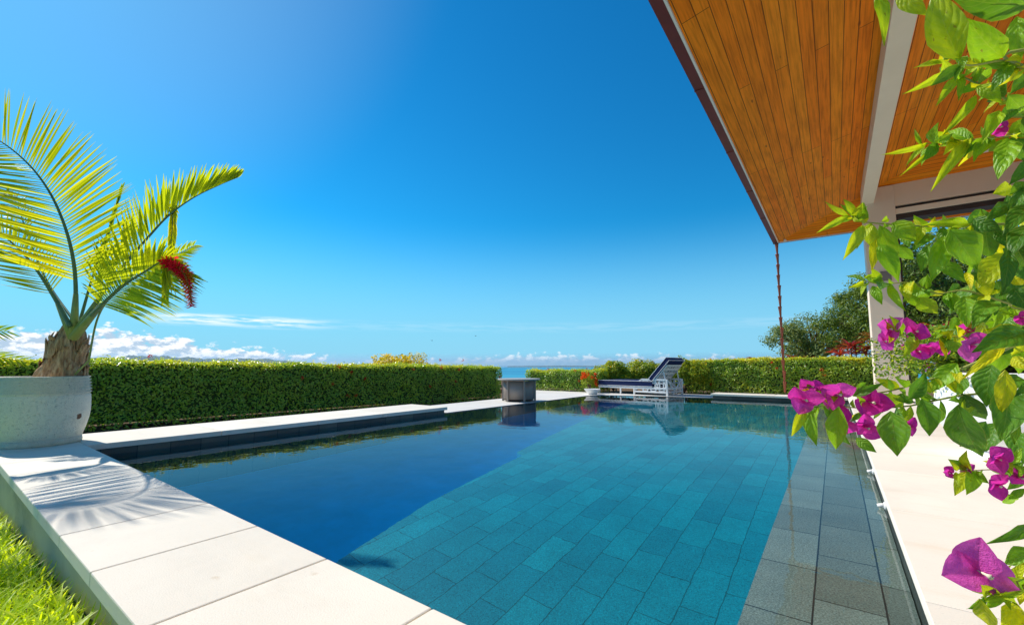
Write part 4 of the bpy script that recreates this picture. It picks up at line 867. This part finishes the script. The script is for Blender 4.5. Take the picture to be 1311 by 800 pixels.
def leaf_mesh(name, V, Fc, TV, UV, mat, root):
    me = bpy.data.meshes.new(name); me.from_pydata([tuple(q - root.location) for q in V], [], Fc)
    a_ = me.attributes.new('tint', 'FLOAT', 'POINT'); a_.data.foreach_set('value', TV)
    uv = me.uv_layers.new(name='UVMap'); li = np.empty(len(me.loops), dtype=np.int32); me.loops.foreach_get('vertex_index', li); uv.data.foreach_set('uv', np.array(UV)[li].reshape(-1))
    return link(name, me, mat, root, True)
# base x,y  tip x,y  width (photo pixels), depth in metres, tint 0 dark .. 1 yellow
LV = '''1088 276 1047 297 10 .66 .8|1087 277 1056 259 9 .66 .75|1092 275 1081 255 13 .66 .8|1094 280 1102 263 12 .67 .75|1105 288 1082 331 21 .66 .72|1106 290 1098 318 9 .67 .75|1115 286 1113 316 20 .67 .7|1122 300 1117 346 16 .68 .9|1126 288 1150 346 26 .67 .55|1125 312 1153 358 28 .66 .6
1143 285 1173 308 30 .66 .66|1128 284 1142 277 9 .67 .7|1148 312 1170 333 22 .68 .45|1182 316 1183 350 18 .69 .25|1106 360 1088 369 9 .7 .75|1106 357 1122 350 8 .7 .7|1117 366 1129 389 16 .7 .6|1137 364 1158 398 14 .7 .6|1165 360 1181 373 10 .71 .6|1165 376 1177 394 17 .7 .55|1178 380 1199 404 30 .69 .6
1190 297 1171 281 22 .68 .62|1190 299 1172 317 20 .69 .3|1242 287 1192 285 19 .64 .62|1216 294 1252 345 58 .60 .42|1209 302 1195 358 30 .62 .55|1190 313 1177 349 20 .66 .35|1203 335 1237 361 24 .66 .4|1246 280 1279 296 26 .62 .2|1296 261 1266 279 26 .61 .22|1313 238 1289 277 20 .58 .22|1313 233 1293 249 20 .58 .4|1320 264 1290 289 30 .58 .18|1318 288 1294 318 34 .60 .1|1291 320 1287 373 28 .58 .12|1274 296 1297 316 24 .63 .1|1299 310 1317 348 32 .62 .15
1275 307 1284 327 11 .68 .95|1288 330 1297 351 12 .69 .95|1254 339 1272 353 12 .69 .9|1237 349 1244 369 11 .69 1|1258 351 1265 381 22 .68 .78|1291 356 1316 363 16 .66 .9|1248 341 1252 363 10 .68 .15
1234 379 1239 418 32 .66 .5|1274 386 1246 412 34 .64 .25|1293 393 1277 413 17 .66 .5|1296 395 1306 416 17 .66 .6|1264 425 1304 413 12 .66 .9|1298 369 1318 397 32 .62 .1|1316 424 1250 447 44 .52 .2|1287 445 1238 477 16 .56 .95|1191 429 1211 424 15 .7 .5|1211 431 1235 434 11 .7 .85|1227 451 1251 463 18 .67 .4|1225 465 1191 501 34 .60 .5|1296 457 1317 473 20 .56 .95|1211 436 1237 451 19 .68 .55
1270 467 1261 519 38 .56 .2|1287 473 1284 532 24 .53 .92|1290 492 1285 563 50 .55 .25|1305 536 1297 570 13 .56 .4|1232 503 1263 542 30 .60 .12|1226 518 1253 591 50 .54 .32|1316 488 1304 538 22 .54 .3|1181 478 1184 514 14 .62 .25|1180 510 1193 558 38 .58 .34|1204 512 1207 548 11 .62 .3|1236 483 1225 506 19 .62 .3|1302 480 1289 502 26 .58 .15
1140 526 1149 584 45 .54 .36|1163 511 1190 478 28 .60 .25|1143 509 1173 513 19 .61 .2|1031 520 1014 559 19 .58 .9|1034 520 1044 571 24 .58 .5|1074 520 1069 578 34 .56 .62|1049 498 1035 517 17 .6 .75|1092 507 1128 491 16 .6 .3|1094 500 1112 489 13 .61 .45|1090 539 1116 525 14 .6 .2|1064 551 1086 566 15 .61 .3|1096 560 1121 579 17 .6 .35|1040 522 1036 550 16 .6 .6
1247 602 1240 632 22 .58 .62|1226 602 1217 590 10 .58 .8|1224 604 1227 622 8 .58 .7|1246 603 1263 618 17 .58 .5|1284 630 1303 646 22 .57 .5|1292 600 1284 613 13 .58 .35|1296 606 1311 590 12 .58 .35|1322 672 1279 694 18 .46 .35|1322 704 1287 722 36 .44 .45|1322 748 1288 733 18 .43 .95|1254 766 1270 806 30 .43 .85|1302 772 1290 812 28 .43 .75|1259 768 1314 758 15 .43 .6|1312 625 1290 640 15 .56 .4
1122 -14 1136 53 20 .50 .7|1148 -12 1186 20 26 .46 .72|1228 78 1192 -14 50 .42 .70|1324 4 1220 2 56 .41 .25|1314 88 1214 75 15 .43 .5|1284 74 1238 32 46 .43 .62|1302 22 1304 80 28 .44 .66|1206 80 1173 84 11 .58 .82|1211 92 1164 119 12 .58 .78|1207 64 1212 85 12 .58 1|1229 97 1201 129 18 .57 .75|1231 97 1228 128 9 .57 .75|1242 99 1264 81 12 .56 .75|1250 111 1284 128 26 .55 .68|1250 122 1216 167 13 .56 .72
1290 122 1320 152 30 .52 .45|1280 142 1260 177 26 .53 .62|1300 135 1278 158 22 .53 .35|1188 183 1137 200 10 .62 .76|1186 184 1160 210 8 .62 .7|1204 187 1159 219 10 .62 .76|1180 187 1170 165 7 .62 .7|1243 176 1195 238 20 .6 .72|1202 182 1219 172 12 .6 .6|1270 175 1255 197 20 .59 .7|1292 178 1281 223 32 .57 .5|1303 177 1314 207 28 .56 .15|1318 205 1296 235 26 .57 .3|1316 95 1296 118 22 .5 .4|1310 150 1320 176 20 .54 .25'''
for ln in LV.replace('\n', '|').split('|'):
    x0, y0, x1, y1, wd, d, tn = map(float, ln.split()); d2 = d - random.uniform(-.012, .03)
    B, T_ = at(x0, y0, d), at(x1, y1, d2); pl = math.hypot(x1 - x0, y1 - y0); wd_m = wd / pl * (at(x1, y1, d) - at(x0, y0, d)).length
    small = wd < 14
    add_leaf(V, Fc, TV, UV, B, T_, wd_m * (.86 if not small else 1.05), min(1, max(0, tn + random.uniform(-.08, .08))), roll=random.uniform(-.45, .45), fold=random.uniform(.25, .75) if not small else random.uniform(.5, .9), droop=random.uniform(.06, .30), curl=random.uniform(-.5, .5))
# leaves deeper in the bush
fr = random.Random(11)
for k in range(120):
    u = 1311 - abs(fr.gauss(0, 70)) + 40; v_ = fr.choice([fr.uniform(235, 330), fr.uniform(300, 420), fr.uniform(400, 560)])
    if u < 1311 - 120 * (1 - abs(v_ - 400) / 260): continue
    d = fr.uniform(.66, .92); B = at(u, v_, d); a = fr.uniform(0, 6.28); Ln = fr.uniform(.04, .07)
    T_ = B + (RT * cos(a) - UP * (abs(sin(a)) * .8 + .3) + FW * fr.uniform(-.5, .5)).normalized() * Ln
    add_leaf(V, Fc, TV, UV, B, T_, Ln * fr.uniform(.5, .72), fr.choice([.1, .2, .3, .5, .6, .8]), roll=fr.uniform(-1, 1), fold=fr.uniform(.2, .5), droop=fr.uniform(0, .25))
leaf_mesh('foliage', V, Fc, TV, UV, M['boug'], bg_)
def twig(pts, r0, mat='stem'):
    q = spline([at(*p_) for p_ in pts], 26); b = MB(); b.tube([x - bg_.location for x in q], [r0 * (1 - .7 * i / 25) for i in range(26)], 7); b.build('stem', M[mat], bg_, True)
root_ = Vector((.80, .62, .30))
def shoot(pts, r0, mat='stem'):
    q = [at(*p_) for p_ in pts]; q0 = q[0]
    sp_ = spline([root_ + Vector((random.uniform(-.1, .1), random.uniform(-.1, .1), 0)), root_.lerp(q0, .55) + Vector((.06, 0, (q0.z - .5) * .3 + .05))] + q, 44)
    b = MB(); b.tube([x - bg_.location for x in sp_], [r0 * (1 - .75 * i / 43) for i in range(44)], 7); b.build('stem', M[mat], bg_, True)
    for i in range(18, 43):
        for _ in range(sr.choice([0, 1, 1, 2])):
            B = sp_[i]; tg = (sp_[i + 1] - sp_[i]).normalized(); o_d = Vector((sr.gauss(0, 1), sr.gauss(0, 1), sr.gauss(.1, 1))); o_d = (o_d - tg * o_d.dot(tg)).normalized()
            Ln = sr.uniform(.014, .034) * (B - CAM).length / .8; add_leaf(LV2, LF2, LT2, LU2, B, B + (o_d + tg * sr.uniform(.1, .9) - Vector((0, 0, .3))).normalized() * Ln, Ln * sr.uniform(.42, .62), sr.choice([.35, .5, .6, .7, .8, .9]), roll=sr.uniform(-1, 1), fold=sr.uniform(.3, .8), droop=sr.uniform(.05, .3), n=7, m=5)
LV2, LF2, LT2, LU2 = [], [], [], []
sr = random.Random(23)
shoot([(1335, 300, .64), (1300, 288, .63), (1250, 288, .64), (1200, 290, .66), (1150, 288, .67), (1105, 284, .67), (1090, 277, .66)], 0.0029)
shoot([(1340, 400, .68), (1290, 388, .68), (1236, 372, .69), (1200, 376, .7), (1166, 362, .71), (1130, 364, .71), (1104, 359, .7)], 0.0023)
shoot([(1340, 430, .58), (1311, 437, .57), (1270, 455, .58), (1225, 474, .60), (1190, 486, .61), (1140, 500, .62), (1095, 505, .61), (1050, 498, .60), (1034, 503, .6)], 0.0025)
shoot([(1335, 520, .6), (1290, 505, .6), (1240, 505, .6), (1200, 512, .61), (1160, 520, .61), (1110, 522, .61), (1060, 520, .6), (1032, 520, .59)], 0.0023)
shoot([(1335, 445, .68), (1290, 440, .68), (1240, 432, .69), (1200, 430, .7), (1160, 428, .7), (1136, 432, .7)], 0.0020)
shoot([(1340, 150, .54), (1305, 136, .54), (1270, 117, .55), (1240, 102, .565), (1213, 90, .58), (1208, 74, .58)], 0.0023)
shoot([(1340, 168, .56), (1300, 174, .57), (1260, 177, .59), (1220, 182, .61), (1186, 184, .62)], 0.0019)
shoot([(1345, 60, .42), (1312, 87, .43), (1284, 78, .43), (1240, 84, .43), (1222, 70, .42)], 0.0022)
shoot([(1345, 10, .43), (1310, -15, .43), (1240, -20, .44), (1190, -20, .45), (1130, -20, .5)], 0.0022)
shoot([(1335, 612, .58), (1300, 604, .58), (1270, 601, .58), (1228, 603, .58)], 0.0017)
shoot([(1345, 760, .43), (1312, 752, .43), (1280, 757, .43), (1256, 764, .43)], 0.0021)
leaf_mesh('young_leaves', LV2, LF2, LT2, LU2, M['boug'], bg_)
# bracts: three papery leaves round a pale floret
FL = '''1031 512 26 .58|1040 495 17 .60|1074 505 25 .59|1081 541 24 .585|1117 515 27 .60|1110 548 23 .59|1163 545 15 .62|1140 421 22 .70|1133 437 16 .70|1172 424 21 .70|1176 450 17 .7|1190 445 13 .7|1207 446 14 .7|1240 423 18 .69|1248 441 25 .64|1310 406 12 .62|1281 163 14 .56|1280 588 21 .57|1279 622 20 .57|1307 612 17 .57|1237 600 12 .58|1215 605 10 .58|1262 735 47 .43'''
for i, ln in enumerate(FL.replace('\n', '|').split('|')):
    u, v_, rp, d = map(float, ln.split()); c = at(u, v_, d); rp *= .88; rm = ((at(u + rp, v_, d) - c).length + (at(u, v_ + rp, d) - c).length) / 2
    V, Fc, TV, UV = [], [], [], []; a0 = random.uniform(0, 6.28) if u != 1262 else 2.7; tn = random.uniform(.25, .75)
    for k in range(3):
        a = a0 + k * 2.1 + random.uniform(-.25, .25); dr = (RT * cos(a) - UP * sin(a) * .9 - FW * random.uniform(-.1, .55)).normalized(); B = c - dr * rm * .28 + FW * rm * .25
        add_leaf(V, Fc, TV, UV, B, B + dr * rm * 1.35, rm * random.uniform(1.15, 1.4), min(1, max(0, tn + random.uniform(-.15, .15))), roll=random.uniform(-.7, .7), fold=random.uniform(.3, .7), droop=random.uniform(-.3, .1), shape='bract', n=10, m=9)
    fl = leaf_mesh('flower', V, Fc, TV, UV, M['bract'], bg_)
    b = MB(); q = c - bg_.location; b.tube([q + FW * rm * .3, q - FW * rm * .02, q - FW * rm * .16], [rm * .05, rm * .045, rm * .09], 7); b.build('floret', M['cream'], fl, True)
